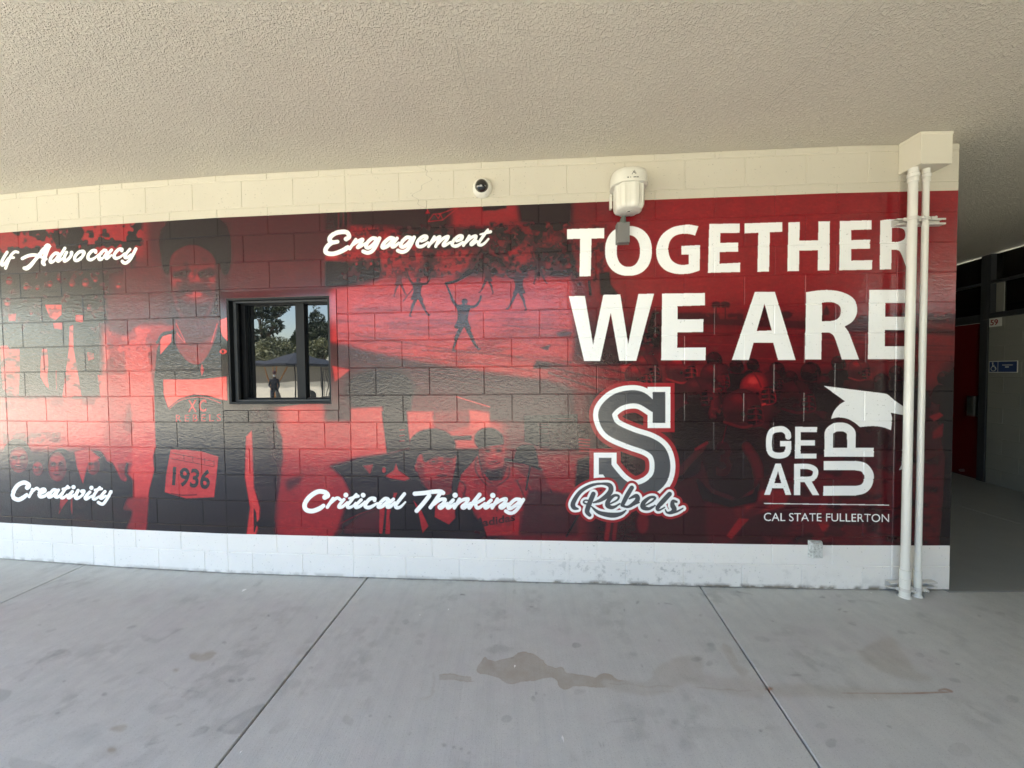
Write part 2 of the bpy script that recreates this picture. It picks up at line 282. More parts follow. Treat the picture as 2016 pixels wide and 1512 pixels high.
stroke(fE([(560,850),(700,780),(830,740)]),1.2,.42,.5); poly(fE([(600,870),(700,790),(830,740),(840,905),(590,910)]),.30,3)
# seated student with glasses
ell(*fE([(1180,330)])[0],46,34,.10,1.5); poly(fE([(1080,410),(1130,380),(1320,385),(1335,450),(1310,560),(1290,650),(1180,640),(1110,560),(1080,490)]),.62,1.2,1,True)
ell(*fE([(1080,470)])[0],5,9,.6,.8); poly(fE([(1110,380),(1330,360),(1330,410),(1200,400),(1130,440)]),.12,1.4)
for x in (1188,1284):
    ell(*fE([(x,434)])[0],9.2,6.4,.30,.9,.8); ell(*fE([(x,434)])[0],7.6,5,.55,.9); ell(*fE([(x,434)])[0],4.2,1.6,.14,.9); stroke(fE([(x-28,412),(x,404),(x+26,410)]),1,.16,.7,.8)
stroke(fE([(1218,430),(1254,430)]),.5,.2,.4); poly(fE([(1085,430),(1120,450),(1130,560),(1180,640),(1110,580),(1080,500)]),.40,3,.8); poly(fE([(1290,480),(1330,430),(1310,560),(1270,640)]),.44,3,.7)
stroke(fE([(1120,425),(1153,420)]),.6,.1); ell(*fE([(1245,480)])[0],4,3,.42,1); ell(*fE([(1243,528)])[0],11,3,.34,1.4); stroke(fE([(1212,526),(1243,530),(1274,524)]),.6,.22,.5); poly(fE([(1120,560),(1300,540),(1310,640),(1200,660)]),.42,2)
poly(fE([(840,740),(960,640),(1100,620),(1200,680),(1310,650),(1330,700),(1500,760),(1530,920),(830,920)]),.03,1.5)
for p in [[(830,740),(870,720),(850,910),(828,910)],[(880,730),(905,720),(885,912),(868,912)],[(925,640),(950,640),(900,760),(900,912),(880,912)],[(1050,680),(1110,760),(1155,860),(1115,908),(1090,780)],[(1200,700),(1330,740),(1340,800),(1290,850),(1195,800)]]: poly(fE(p),.62,.6)
# student in the hooded jersey
ell(*fE([(1555,290)])[0],29,24,.09,1.4,1,.15); poly(fE([(1490,350),(1560,300),(1640,310),(1660,400),(1640,480),(1560,520),(1510,470)]),.60,1.2,1,True)
poly(fE([(1480,300),(1560,290),(1650,290),(1650,320),(1560,330),(1490,350)]),.10,1.2)
poly(fE([(1490,360),(1520,350),(1530,470),(1560,520),(1510,480)]),.40,3,.8,True)
for x in (1545,1620): ell(*fE([(x,362)])[0],7,3.4,.34,1.4,.8); ell(*fE([(x,362)])[0],4,1.5,.14,.8); stroke(fE([(x-22,345),(x+20,342)]),.8,.2,.6,.9)
ell(*fE([(1590,395)])[0],3.5,4.5,.75,1); ell(*fE([(1588,442)])[0],12,3.2,.30,1.2); stroke(fE([(1555,438),(1588,445),(1620,436)]),.8,.74,.6); ell(*fE([(1560,410)])[0],5,4,.68,2,.7); ell(*fE([(1625,408)])[0],5,4,.68,2,.7); poly(fE([(1525,480),(1580,490),(1640,472),(1640,540),(1560,570),(1522,530)]),.14,3)
poly(fE([(1440,440),(1480,390),(1500,480),(1560,560),(1640,560),(1680,460),(1740,480),(1800,540),(1880,700),(1880,780),(1760,760),(1750,920),(1540,925),(1500,800),(1440,860),(1370,790),(1345,620),(1370,520)]),.60,1)
for p in [[(1470,420),(1470,500),(1540,590),(1600,600)],[(1500,440),(1520,540),(1580,580)],[(1600,600),(1680,540),(1690,470)],[(1600,600),(1600,700),(1610,760)],[(1360,560),(1400,600),(1380,680)],[(1380,640),(1420,690)],[(1740,560),(1780,650),(1800,740)],[(1800,560),(1830,660)],[(1440,780),(1490,820)],[(1360,780),(1400,720)],[(1830,640),(1860,700),(1840,760)]]: stroke(fE(p),1.2,.22,.8,.85)
poly(fE([(1330,760),(1440,740),(1500,860),(1500,920),(1340,920)]),.04,1.5); poly(fE([(1530,600),(1620,560),(1600,660),(1550,660)]),.5,1)
textfill('adidas',fE([(1512,812),(1728,775),(1730,825),(1514,865)]),.16,weight=.03,soft=.2)
blotch(905,900,1060,1060,.42,.60,16,91,1.5,.5,10)
# chair and desk to the right
poly(fE([(1740,340),(1780,322),(1850,325),(1880,400),(1880,470),(1985,490),(1960,520),(1800,450),(1655,430),(1660,412),(1720,420)]),.04,1)
stroke(fE([(1830,450),(1800,620)]),1.6,.1); stroke(fE([(1930,520),(1970,640)]),1.4,.1); poly(fE([(1870,390),(2100,400),(2140,640),(1960,620),(1900,480)]),.56,2); poly(fE([(1820,620),(2140,660),(2140,920),(1760,920),(1790,700)]),.24,3)
poly(fE([(1790,130),(2140,120),(2140,350),(1900,340),(1790,300)]),.08,1.2)
for p in [(1880,180,1945,195),(1890,215,1950,250),(1880,310,1960,335),(1960,150,2120,165),(1960,220,2010,250),(1980,300,2080,330)]: x0,y0,x1,y1=p; stroke(fE([(x0,y0),(x1,y0),(x1,y1),(x0,y1),(x0,y0)]),.7,.42,.4,.8,False)
poly(fJ([(0,740),(340,740),(240,860),(210,1040),(120,1055),(0,1000)]),.54,1.5); poly(fJ([(240,780),(340,750),(340,960),(220,1010)]),.08,2); poly(fJ([(0,480),(340,480),(340,690),(0,700)]),.16,2)
for k in range(5): poly(fJ([(250+k*2,600+k*24),(350-k*2,610+k*24),(345-k*2,622+k*24),(240+k*2,615+k*24)]),.6,.5)
stroke(fJ([(150,1410),(250,1230)]),2,.08); stroke(fJ([(480,1430),(500,1280)]),5,.5,1); stroke(fJ([(540,1430),(560,1270)]),4,.45,1); ell(*fJ([(780,1300)])[0],12,22,.42,2)
poly(fJ([(0,0),(800,0),(825,140),(700,150),(450,200),(380,240),(0,130)]),.55,3,.9); poly(fJ([(590,0),(700,-20),(790,50),(820,130),(640,150)]),.66,2)
for p in [[(0,60),(300,160),(420,200)],[(0,10),(300,80),(600,120)],[(380,0),(620,60),(800,90)]]: stroke(fJ(p),1.4,.28,.8,.9)
blotch(1090,725,1300,800,.3,.58,18,93,1,.6,10,2.4)
poly(fH([(760,1350),(830,1280),(910,1030),(985,1040),(985,1480),(930,1512),(840,1500)]),.06,3); blotch(1250,600,1310,720,.4,.55,10,95,.8,.8,5)
# ---- practice field and players, right
field(1275,690,1860,765,.42,12)
for x,s in ((1410,1),(1428,1.1)):
    stroke([(x,600),(x,640)],.8,.2,.4); ell(x,598,8*s,4,.22,1); ell(x-4,602,4,4,.24,.8); ell(x+5,602,4,4,.24,.8)
blotch(1330,615,1905,640,.24,.52,16,101,.8,.9,5); 
poly([(1290,618),(1380,616),(1400,628),(1480,630),(1560,632),(1640,636),(1800,644),(1905,652),(1905,662),(1800,656),(1640,650),(1480,642),(1340,636),(1290,640)],.26,1.6)
poly(fI([(845,980),(870,930),(895,985),(890,1010),(850,1010)]),.22,.8); ell(*fI([(530,1010)])[0],13,7,.22,1.5); ell(*fI([(370,980)])[0],8,9,.25,1.5)
for k in range(26):
    yy=650+rng.rand()*62; xx=1290+rng.rand()*560; stroke([(xx,yy),(xx+60+rng.rand()*160,yy+2+rng.rand()*4)],.5+rng.rand()*.8,.34 if k%3 else .52,.7,.8)
def helmet(cx,cy,r,v,face=1,jersey=True):
    v=min(.8,v*1.05)
    if jersey: poly([(cx-r*1.5,cy+r*3.4),(cx-r*1.6,cy+r*1.7),(cx-r*.8,cy+r*.9),(cx+r*.9,cy+r*.9),(cx+r*1.7,cy+r*1.7),(cx+r*1.7,cy+r*3.4)],v*.40,1.6,.95,True)
    ell(cx,cy,r*1.02,r,v*.62,.6); ell(cx-r*.1*face,cy-r*.28,r*.8,r*.6,v*.85,r*.12); ell(cx-r*.2*face,cy-r*.5,r*.35,r*.22,min(1,v*1.3),r*.1,.8); ell(cx-r*.3*face,cy+r*.45,r*.6,r*.42,v*.5,r*.14); stroke([(cx-r*.2*face,cy-r*.98),(cx+r*.1*face,cy-r*.5),(cx+r*.25*face,cy-r*.1)],r*.05,v*.6,.5,.8)
    poly([(cx+face*r*.35,cy+r*.0),(cx+face*r*.98,cy-r*.12),(cx+face*r*1.0,cy+r*.5),(cx+face*r*.6,cy+r*.85),(cx+face*r*.3,cy+r*.7)],v*.22,.8,.95,True); ell(cx+face*r*.72,cy+r*.18,r*.16,r*.1,v*.9,.8,.7); ell(cx+face*r*.7,cy+r*.5,r*.14,r*.12,v*.7,.8,.7)
    ell(cx+face*r*.05,cy+r*.3,r*.11,r*.11,v*.25,.5)
    stroke([(cx-r*.9*face,cy+r*.72),(cx,cy+r*.98),(cx+r*.5*face,cy+r*.9)],r*.07,v*1.2,.5,.8)
    for k in (-.0,.30,.6): stroke([(cx+face*r*.32,cy+r*(k+.02)),(cx+face*r*.85,cy+r*k),(cx+face*r*1.1,cy+r*(k+.12))],r*.03+.2,v*1.1,.4,.8)
    stroke([(cx+face*r*1.0,cy-r*.1),(cx+face*r*1.12,cy+r*.75),(cx+face*r*.6,cy+r*.95)],r*.03+.2,v*1.05,.4,.8); stroke([(cx+face*r*.7,cy-r*.05),(cx+face*r*.76,cy+r*.8)],r*.03+.2,v*1.1,.3,.8)
def plain(cx,cy,r,v): helmet(cx,cy,r,v,1 if rng.rand()>.15 else -1)
for a in [(1406,708,15,.22),(1482,718,12,.20),(1530,728,15,.24),(1596,733,20,.22),(1651,715,14,.22),(1765,735,15,.22),(1859,745,14,.22),(1424,730,13,.24),(1450,722,14,.2),(1556,745,15,.24),(1625,752,16,.25),(1735,752,16,.22),(1800,748,16,.24),(1340,725,30,.50),(1270,695,17,.34),(1270,723,27,.42),(1255,740,25,.48),(1520,750,20,.36)]: plain(*a)
helmet(1691,728,22,.44,1); poly([(1660,745),(1680,755),(1715,755),(1735,775),(1735,830),(1650,830)],.26,3,.7)
helmet(1406,740,27,.36,1); helmet(1374,771,29,.30,1); helmet(1490,766,33,.62,1); helmet(1569,781,33,.35,1); helmet(1461,804,38,.34,1)
stroke([(1395,760),(1410,790),(1400,815)],5,.36,3,.8); blotch(1395,735,1432,826,.40,.52,7,103,.6,.8,6)
poly([(1385,850),(1420,838),(1470,850),(1500,875),(1510,930),(1495,985),(1460,985),(1400,960),(1385,910)],.10,3); textfill('3',[(1408,868),(1442,868),(1442,940),(1408,940)],.17,weight=.05,soft=2); stroke([(1422,872),(1430,840)],.8,.5,.6,.7)
poly([(1360,780),(1385,800),(1390,860),(1375,930),(1330,950),(1330,860)],.07,4); stroke([(1338,930,8),(1360,905,7),(1385,880,5)],5,.28,3,.8); stroke([(1370,885,3),(1392,872,3)],3,.5,1,.8)
stroke([(1470,880,9),(1490,915,10),(1494,960,8),(1480,975,6)],9,.33,3); pass; poly([(1440,990),(1480,968),(1500,965),(1560,962),(1545,1000),(1500,1010),(1450,1020)],.5,2.5); stroke([(1505,992,9),(1460,1025,7),(1432,1062,4)],5,.30,3,.9)
poly([(1390,975),(1450,985),(1470,1000),(1450,1060),(1440,1095),(1400,1095),(1390,1040)],.33,4,.8); poly([(1455,1020),(1475,1022),(1440,1062),(1430,1055)],.55,1)
poly([(1370,940),(1400,972),(1440,985),(1480,972),(1500,940),(1490,990),(1440,1000),(1385,985)],.06,3); stroke([(1622,985,9),(1618,1020,6),(1640,1046,5),(1655,1050,4)],6,.46,1.2); poly([(1610,1030),(1660,1040),(1662,1052),(1620,1048)],.55,1); poly([(1500,1055),(1560,1062),(1545,1079),(1515,1079)],.36,3,.8)
blotch(1540,900,1860,1085,.40,.55,9,105,.8,.55,16,2.6); blotch(1540,880,1860,1085,.08,.58,22,107,1.5,.6,16,1.6); blotch(1500,720,1790,900,.08,.5,30,109,3,.5,16)
poly([(1860,745),(1905,700),(1905,1095),(1848,1095),(1856,1000),(1862,900),(1850,830)],.03,3); poly([(1828,820),(1850,812),(1858,818),(1840,830)],.5,1); poly([(1836,850),(1858,832),(1856,860),(1836,865)],.42,1.5); blotch(1870,690,1890,735,.2,.5,7,111,.6,.8,3)
# overall printed-photo tone: grain and slight unevenness
INK[:]=blur(INK,.5); INK*=(.94+.12*fbm(CH,CW,60,4,201))*(.93+.14*fbm(CH,CW,10,3,207,1.5)); INK+=(rng.rand(CH,CW).astype(np.float32)-.5)*.02
INK+=(fbm(CH,CW,5,2,203)-.5)*.05*np.clip(INK*2,0.1,1)
INK=np.clip(INK,0,1)
# ---- lettering and logos: flat colours over the duotone
WHT=np.zeros((CH,CW),np.float32); GRY=np.zeros_like(WHT); RED=np.zeros_like(WHT); KEEP=np.zeros_like(WHT)
def word(f,s,items):
    for r,pts in items: stroke([(p[0],p[1])+((p[2]/s,) if len(p)>2 else (r/s,)) for p in f(pts)],r/s,1,0,1,True,0,WHT)
gee=[(42,[(1230,335),(1150,332),(1050,420),(1015,510),(1070,540),(1170,470),(1250,370)]),(43,[(1310,330),(1230,500),(1150,610),(1050,650),(955,618)])]
word(fN,11.2,[(50,[(575,345),(640,295),(600,205),(500,188),(350,215),(240,290),(212,370),(270,418),(385,405,42)]),(50,[(300,415,40),(200,470),(130,560),(130,635),(215,672),(340,662),(500,600),(610,530)]),
 (35,[(790,355),(655,560)]),(38,[(720,480,30),(850,390),(940,355),(900,440),(830,530),(900,510,30),(1000,440,26)])]+gee+
 [(44,[(1620,335),(1540,328),(1425,420),(1375,510),(1405,535),(1500,490),(1600,390)]),(38,[(1700,330),(1620,440),(1590,510),(1640,510),(1740,430,28)])]+[(r,[(x+765,y-18) for x,y in p]) for r,p in gee])
word(fM,11.2,[(38,[(330,455,26),(430,405),(450,352),(390,340),(290,405),(240,500),(270,565),(360,558),(480,480,28)]),(32,[(620,350),(490,568)]),(34,[(530,520,24),(650,400),(740,350),(710,420),(650,565)]),
 (35,[(690,520,24),(800,400),(920,345),(900,410),(820,510),(840,548),(980,470,26)]),(38,[(1110,452,26),(1210,405),(1230,345),(1170,335),(1070,405),(1010,500),(1040,550),(1130,548),(1250,470,28)]),
 (32,[(1390,335),(1260,545)]),(35,[(1300,500,24),(1420,380),(1530,335),(1520,405),(1430,500),(1450,525),(1560,450,26)]),(34,[(1800,195,26),(1730,290),(1640,420),(1590,515),(1650,535),(1730,490,28),(1812,400,22)]),(28,[(1630,302,18),(1750,270),(1855,242,36)])])
word(fS,14.4,[(44,[(-190,600,30),(-80,545),(-66,485),(-125,470),(-200,560),(-190,640),(-120,680),(-15,610,26)]),(50,[(-330,400,44),(-360,340),(-450,350),(-515,430),(-440,520),(-400,600),(-460,700),(-560,715),(-610,655,40)]),(45,[(205,390),(100,560),(50,690),(75,755),(150,690,36),(230,560,26)]),(42,[(515,390,38),(430,375),(330,460),(250,620),(165,840)]),(34,[(250,550),(395,540)]),
 (62,[(1350,220,82),(1200,370,68),(1030,570,50),(870,760,60),(765,838,64),(690,838,46)]),(48,[(640,565),(800,490),(960,465),(1100,490,44),(1310,580,40)]),(60,[(1370,220,75),(1310,400),(1260,560),(1225,680),(1260,738,45)]),
 (46,[(1640,420),(1560,422),(1455,530),(1425,640),(1470,668),(1580,590,38),(1680,450)]),(44,[(1840,275),(1740,440),(1640,600),(1660,640),(1780,560,30)]),(44,[(1890,392),(1830,520),(1830,640),(1940,580),(2016,480),(2030,400,52)])])
word(fO,14.4,[(46,[(340,362),(230,382),(120,500),(110,600),(180,620),(290,540),(370,410),(340,362)]),(46,[(695,385),(690,345),(600,350),(500,450),(480,560),(560,600),(680,540,34),(780,450,28)]),
 (46,[(990,340),(920,342),(815,460),(790,570),(840,588),(930,520,36),(1020,400)]),(43,[(1150,325),(1050,440),(990,540),(1030,560),(1150,470,28)]),(46,[(1440,345),(1440,302),(1360,307),(1260,400),(1220,510),(1280,560),(1400,520,34),(1520,420,28)]),
 (42,[(1670,305),(1560,440),(1530,530),(1590,540),(1700,450,28)]),(46,[(1840,292),(1760,450),(1670,600),(1570,688),(1500,688),(1455,645)])])
word(fCr,9.1636,[(38,[(400,232,42),(432,190),(350,140),(230,190),(145,320),(150,410),(240,450),(330,410),(385,365,32)]),(28,[(495,265),(435,395)]),(26,[(460,340,20),(560,245),(605,262)]),
 (29,[(650,342,20),(720,295),(705,258),(650,275),(612,350),(640,398),(720,380),(790,320,20)]),(28,[(920,275),(870,275),(795,360),(795,405),(870,370),(940,285)]),(27,[(965,275),(905,385),(955,400),(1030,330,20)]),
 (27,[(1130,205,22),(1060,295),(1005,390),(1045,418),(1120,360,20)]),(24,[(1045,258),(1155,232)]),(38,[(1237,222)]),(29,[(1215,302),(1140,390),(1160,415),(1250,360,20)]),(31,[(1320,285),(1270,390),(1300,425),(1390,370,24),(1425,300),(1392,298,36)]),
 (38,[(1560,235)]),(29,[(1530,312),(1450,400),(1470,435),(1570,380,20)]),(27,[(1710,225,22),(1640,315),(1585,410),(1620,440),(1700,390,20)]),(24,[(1625,275),(1745,252)]),(28,[(1805,302),(1725,400),(1745,425),(1820,380,20)]),(29,[(1912,305),(1850,420),(1780,518),(1735,525),(1685,498)])])
word(fCt,9.1636,[(42,[(455,222,46),(508,190),(460,135),(330,122),(180,215),(95,340),(112,440),(220,472),(350,430),(430,375,36)]),(31,[(605,245),(500,400)]),(29,[(545,345,22),(640,255),(690,235),(735,265)]),
 (44,[(835,182)]),(29,[(800,262),(720,360),(712,402),(780,388),(860,310,20)]),(30,[(1022,168,24),(940,270),(862,370),(885,408),(960,380,24),(1010,320,18)]),(26,[(895,242,20),(1055,202,30)]),(44,[(1146,185)]),(29,[(1112,268),(1012,370),(1025,408),(1110,370),(1180,300,20)]),
 (33,[(1352,278),(1350,244),(1270,252),(1192,340),(1192,395),(1270,403),(1400,330,20)]),(33,[(1590,252),(1530,254),(1435,350),(1425,398),(1500,380),(1610,275)]),(31,[(1692,258),(1600,345),(1583,398),(1640,388),(1720,310,20)]),(32,[(1890,162),(1800,275),(1732,370),(1752,408),(1820,395,26),(1908,308,16)])])
word(fT,8.4,[(36,[(140,145),(300,132),(450,112),(560,108),(608,132)]),(36,[(380,180),(280,305),(172,428)]),(33,[(560,140),(480,260),(400,372)]),(29,[(455,330,20),(560,245),(640,240),(610,305),(545,360),(580,380),(680,300,20)]),
 (44,[(807,170)]),(29,[(775,250),(682,350),(705,378),(800,310,20)]),(29,[(880,235),(795,378)]),(29,[(835,330,20),(920,255),(1020,232),(990,295),(925,358),(960,378),(1060,300,20)]),
 (33,[(1212,160),(1120,275),(1042,378)]),(27,[(1282,230),(1145,310)]),(29,[(1140,300),(1165,375),(1220,368),(1300,300,20)]),(44,[(1430,175)]),(29,[(1402,252),(1305,350),(1325,378),(1420,320,20)]),(29,[(1505,235),(1420,378)]),
 (29,[(1460,330,20),(1560,255),(1648,232),(1625,295),(1552,358),(1590,378),(1680,310,20)]),(30,[(1880,243),(1800,243),(1705,330),(1692,386),(1740,383),(1840,310),(1895,255)]),(30,[(1935,243),(1850,380),(1775,455),(1705,465),(1645,432)])])
W=lambda f,p,c=False:poly(f(p),1,0,1,c,WHT)
def hole(f,p,c=True): poly(f(p),0,0,1,c,WHT)
W(fH,[(163,318),(487,308),(486,398),(376,400),(369,730),(271,732),(277,402),(163,405)])
t=np.linspace(0,2*math.pi,60)[:-1]
def sell(cx,cy,a,b,e=2.25): return [(cx+a*math.copysign(abs(math.cos(x))**(2/e),math.cos(x)),cy+b*math.copysign(abs(math.sin(x))**(2/e),math.sin(x))) for x in t]
W(fH,sell(700,508,205,218)); hole(fH,sell(699,509,102,139),False)
cat_=lambda *L:[tuple(q) for l in L for q in (smooth(l[1:]) if l[0]=='c' else l)]
W(fH,cat_(['c',(1312,292),(1240,279),(1180,282),(1080,305),(990,372),(945,480),(955,590),(1010,668),(1100,706),(1200,710),(1262,700),(1322,680)],[(1327,457),(1162,465),(1162,540),(1228,540)],['c',(1228,625),(1170,632),(1110,615),(1065,570),(1048,490),(1065,420),(1110,375),(1180,358),(1240,362),(1283,374)]))
W(fH,[(1408,272),(1675,268),(1673,350),(1505,352),(1503,438),(1662,435),(1662,515),(1500,518),(1497,620),(1678,612),(1677,693),(1395,700)])
W(fI,[(196,253),(505,243),(504,322),(402,326),(395,650),(299,653),(306,330),(196,335)])
W(fI,[(555,245),(650,241),(645,395),(802,393),(805,236),(900,234),(895,640),(798,642),(800,475),(645,477),(643,646),(547,648)])
W(fI,[(983,232),(1243,226),(1243,302),(1077,306),(1077,390),(1232,386),(1230,461),(1075,464),(1075,560),(1249,556),(1246,635),(975,640)])
W(fI,cat_(['c',(1315,230),(1360,222),(1430,218),(1500,224),(1560,245),(1597,300),(1592,370),(1560,410),(1528,428)],['c',(1528,428),(1560,490),(1580,545),(1615,632)],[(1535,632)],['c',(1535,632),(1495,520),(1470,478),(1440,470),(1408,470)],[(1405,632),(1310,634)]))
hole(fI,cat_([(1412,290)],['c',(1412,290),(1470,288),(1510,305),(1522,345),(1510,385),(1460,405),(1410,405)]),False)
W(fH,[(178,905),(318,902),(390,1330),(480,893),(628,890),(697,1325),(787,885),(924,883),(768,1470),(620,1470),(545,1050),(452,1472),(312,1472)])
W(fH,[(995,882),(1370,877),(1370,985),(1130,992),(1130,1108),(1356,1106),(1353,1218),(1128,1222),(1126,1356),(1376,1354),(1375,1466),(986,1466)])
W(fI,[(278,820),(443,818),(615,1382),(470,1382),(430,1238),(268,1238),(228,1382),(88,1382)]); hole(fI,[(358,915),(418,1138),(293,1142)],False)
W(fI,cat_(['c',(702,822),(800,807),(900,804),(1000,820),(1080,860),(1120,920),(1122,1000),(1085,1065),(1022,1105)],['c',(1022,1105),(1055,1150),(1075,1200),(1140,1378)],[(1000,1378)],['c',(1000,1378),(945,1210),(915,1165),(880,1155),(832,1155)],[(827,1378),(692,1378)]))
hole(fI,cat_(['c',(834,908),(900,902),(955,915),(985,945),(990,985),(975,1030),(925,1057),(832,1062)]),False)
W(fI,[(1225,803),(1592,800),(1592,908),(1358,910),(1356,1025),(1580,1025),(1580,1133),(1354,1133),(1352,1268),(1592,1268),(1592,1375),(1212,1375)])
# gear-up logo
SW=lambda r,p:stroke([(a,b,r/3.6) for a,b in fK(p)],r/3.6,1,0,1,True,0,WHT)
SW(21,[(403,648),(398,622),(370,598),(335,595),(290,608),(270,650),(267,720),(285,768),(335,783),(385,772),(403,740),(403,700)]); poly(fK([(345,678),(425,678),(425,716),(345,716)]),1,0,1,False,WHT)
poly(fK([(380,560),(440,560),(440,676),(425,676),(425,652),(382,648)]),0,0,1,False,None) if False else None
for p in [[(452,578),(492,578),(492,803),(450,803)],[(452,578),(608,580),(607,616),(452,616)],[(452,674),(592,674),(592,711),(452,711)],[(452,768),(603,768),(603,803),(452,803)],[(445,840),(487,840),(487,1062),(443,1062)],[(515,965),(560,950),(622,1062),(575,1062)],
          [(660,727),(1010,727),(1008,790),(658,790)],[(655,820),(885,820),(885,886),(655,886)],[(652,997),(885,997),(885,1065),(650,1065)],[(660,640),(722,640),(722,740),(660,740)],[(822,640),(882,640),(882,740),(822,740)],[(230,1118),(1118,1130),(1118,1136),(230,1124)]]: W(fK,p)
W(fK,[(232,1060),(312,838),(350,838),(424,1060),(383,1060),(367,1013),(290,1013),(273,1060)]); hole(fK,[(331,893),(353,977),(304,977)],False)
SW(19,[(468,859),(545,860),(590,880),(596,910),(580,940),(545,950),(468,950)])
SW(31,[(691,660),(695,615),(730,585),(770,579),(812,585),(848,615),(851,660)]); SW(33,[(880,853),(935,865),(970,905),(975,945),(962,990),(930,1020),(880,1031)])
W(fK,cat_([(655,288)],['c',(1085,342),(1108,350),(1150,385),(1235,445)],[(1232,497)],['c',(1128,478),(1138,520),(1132,602)],['c',(1132,602),(1070,580),(1000,573),(912,580)],['c',(912,580),(870,545),(820,520),(760,512),(708,522)],['c',(708,522),(728,470),(765,425),(808,397)]))
W(fK,[(1215,700),(1224,700),(1224,900),(1210,880),(1187,885),(1205,850)])
textfill('CAL STATE FULLERTON',fK([(230,1187),(1118,1197),(1118,1254),(230,1245)]),1,WHT,weight=.0)
# big letter S with the script word below it
sp=[(870,345),(770,272),(670,260),(560,292),(478,370),(475,445),(530,530),(680,600),(830,652),(915,720),(942,830),(915,940),(820,1020),(700,1045),(590,985),(500,880),(470,830)]
sr=[40,52,55,57,57,58,58,56,58,62,65,64,60,58,56,52,50]
reb=[[(225,582,14),(160,560,34),(152,480,36),(260,315,30),(430,212,24),(600,182,17),(725,205,34),(748,285,40),(690,370,40),(570,450,26),(470,482,12)],[(470,345,36),(430,440,38),(385,560,38),(372,630,36),(412,682,26)],[(430,505,10),(350,500,14),(315,475,14),(345,445,12),(430,455,12)],
 [(440,545,10),(560,640,28),(760,682,40),(900,662,28),(985,610,12)],[(740,500,12),(850,440,15),(872,380,18),(800,370,22),(710,450,34),(700,530,38),(780,560,24),(890,500,12)],[(1080,245,34),(1000,380,36),(930,520,30)],[(1040,420,12),(1150,375,32),(1168,440,38),(1080,520,28),(1000,552,18),(925,525,22)],[(1130,510,10),(1200,480,10)],
 [(1290,530,12),(1410,460,15),(1450,405,18),(1370,400,22),(1270,480,34),(1260,555,38),(1350,580,24),(1450,530,12)],[(1680,345,36),(1580,455,38),(1490,560,32),(1510,603,16),(1600,560,10)],[(1790,470,18),(1735,460,26),(1725,520,36),(1755,590,38),(1710,638,28),(1640,640,16),(1612,595,10)],[(1710,645,20),(1800,622,16),(1895,572,10)]]
def big(grow,dst,v):
    stroke([(a,b,r/4.2) for (a,b),r in zip(fJ(sp),sr)],1,v,0,1,True,grow/4.2,dst)
    for x0,y0,x1,y1 in ((860,218,966,475),(415,762,520,900)): poly(fJ([(x0-grow,y0-grow),(x1+grow,y0-grow),(x1+grow,y1+grow),(x0-grow,y1+grow)]),v,0,1,False,dst)
def script(grow,dst,v):
    for s in reb: stroke([(a,b,c/8.064) for a,b,c in fR(s)],1,v,0,1,True,grow/8.064,dst)
for fn,gr,gw in ((big,76,42),(script,78,38)):
    fn(gr,RED,1); fn(gr,WHT,0); fn(gr,GRY,0); fn(gw,RED,0); fn(gw,WHT,1); fn(0,WHT,0); fn(0,GRY,1)
def ramp(L):
    k=np.array([0,.12,.3,.45,.6,.8,1.]); c=np.array([[.006,.005,.007],[.016,.006,.008],[.052,.006,.010],[.115,.007,.011],[.235,.009,.014],[.47,.028,.028],[.74,.070,.055]])
    return np.stack([np.interp(L,k,c[:,i]) for i in range(3)],-1).astype(np.float32)
ART=ramp(INK)
for M,c in ((RED,(.30,.014,.020)),(WHT,(.87,.88,.88)),(GRY,(.068,.070,.078))): ART+=(np.array(c,np.float32)-ART)*M[...,None]
# ------------------------------------------------------------------ wall print sheet: x along the wall, z up, laid out from the print canvas
TX0,TX1,TZ1=-5.4,3.06,3.08; TPM=440
TW=int((TX1-TX0)*TPM); TH=int(TZ1*TPM)
gx=(TX0+(np.arange(TW)+.5)/TPM)[None,:]; gz=((np.arange(TH)+.5)/TPM)[:,None]
gy=ypath(gx)
def project(X,Y,Z):
    qx,qy,qz=X-VC[0],Y-VC[1],Z-VC[2]
    w=qx*VF[0]+qy*VF[1]+qz*VF[2]
    return 1008+FPX*(qx*VR[0]+qy*VR[1]+qz*VR[2])/w, 756+FPX*(qx*VD[0]+qy*VD[1]+qz*VD[2])/w
px_,py_=project(gx,gy,gz)
def sample(A,u,v):
    u=np.abs(u); H,Wd=A.shape[:2]
    u=np.clip(u,0,Wd-1.001); v=np.clip(v,0,H-1.001); x0=u.astype(int); y0=v.astype(int); fx=(u-x0)[...,None]; fy=(v-y0)[...,None]
    return (A[y0,x0]*(1-fx)+A[y0,x0+1]*fx)*(1-fy)+(A[y0+1,x0]*(1-fx)+A[y0+1,x0+1]*fx)*fy
ZB,ZT=.312,2.744
sheet=sample(ART,(px_-CX0)*CS,(py_-CY0)*CS).astype(np.float32)
nz=fbm(TH,TW,160,5,301)
m_=np.clip((CX0+14-px_)/12,0,1)[...,None]; l_=ramp(.12+.30*np.clip((fbm(TH,TW,120,4,307)-.4)*4,0,1)); sheet+=(l_-sheet)*m_
cream=np.array([.56,.522,.435],np.float32); white=np.array([.81,.785,.75],np.float32)
top=(gz>ZT)*np.ones((1,TW)); bot=(gz<ZB)*np.ones((1,TW))
sheet+=(cream*(.96+.08*nz[...,None])-sheet)*top[...,None]
low=white*(.955+.07*nz[...,None])
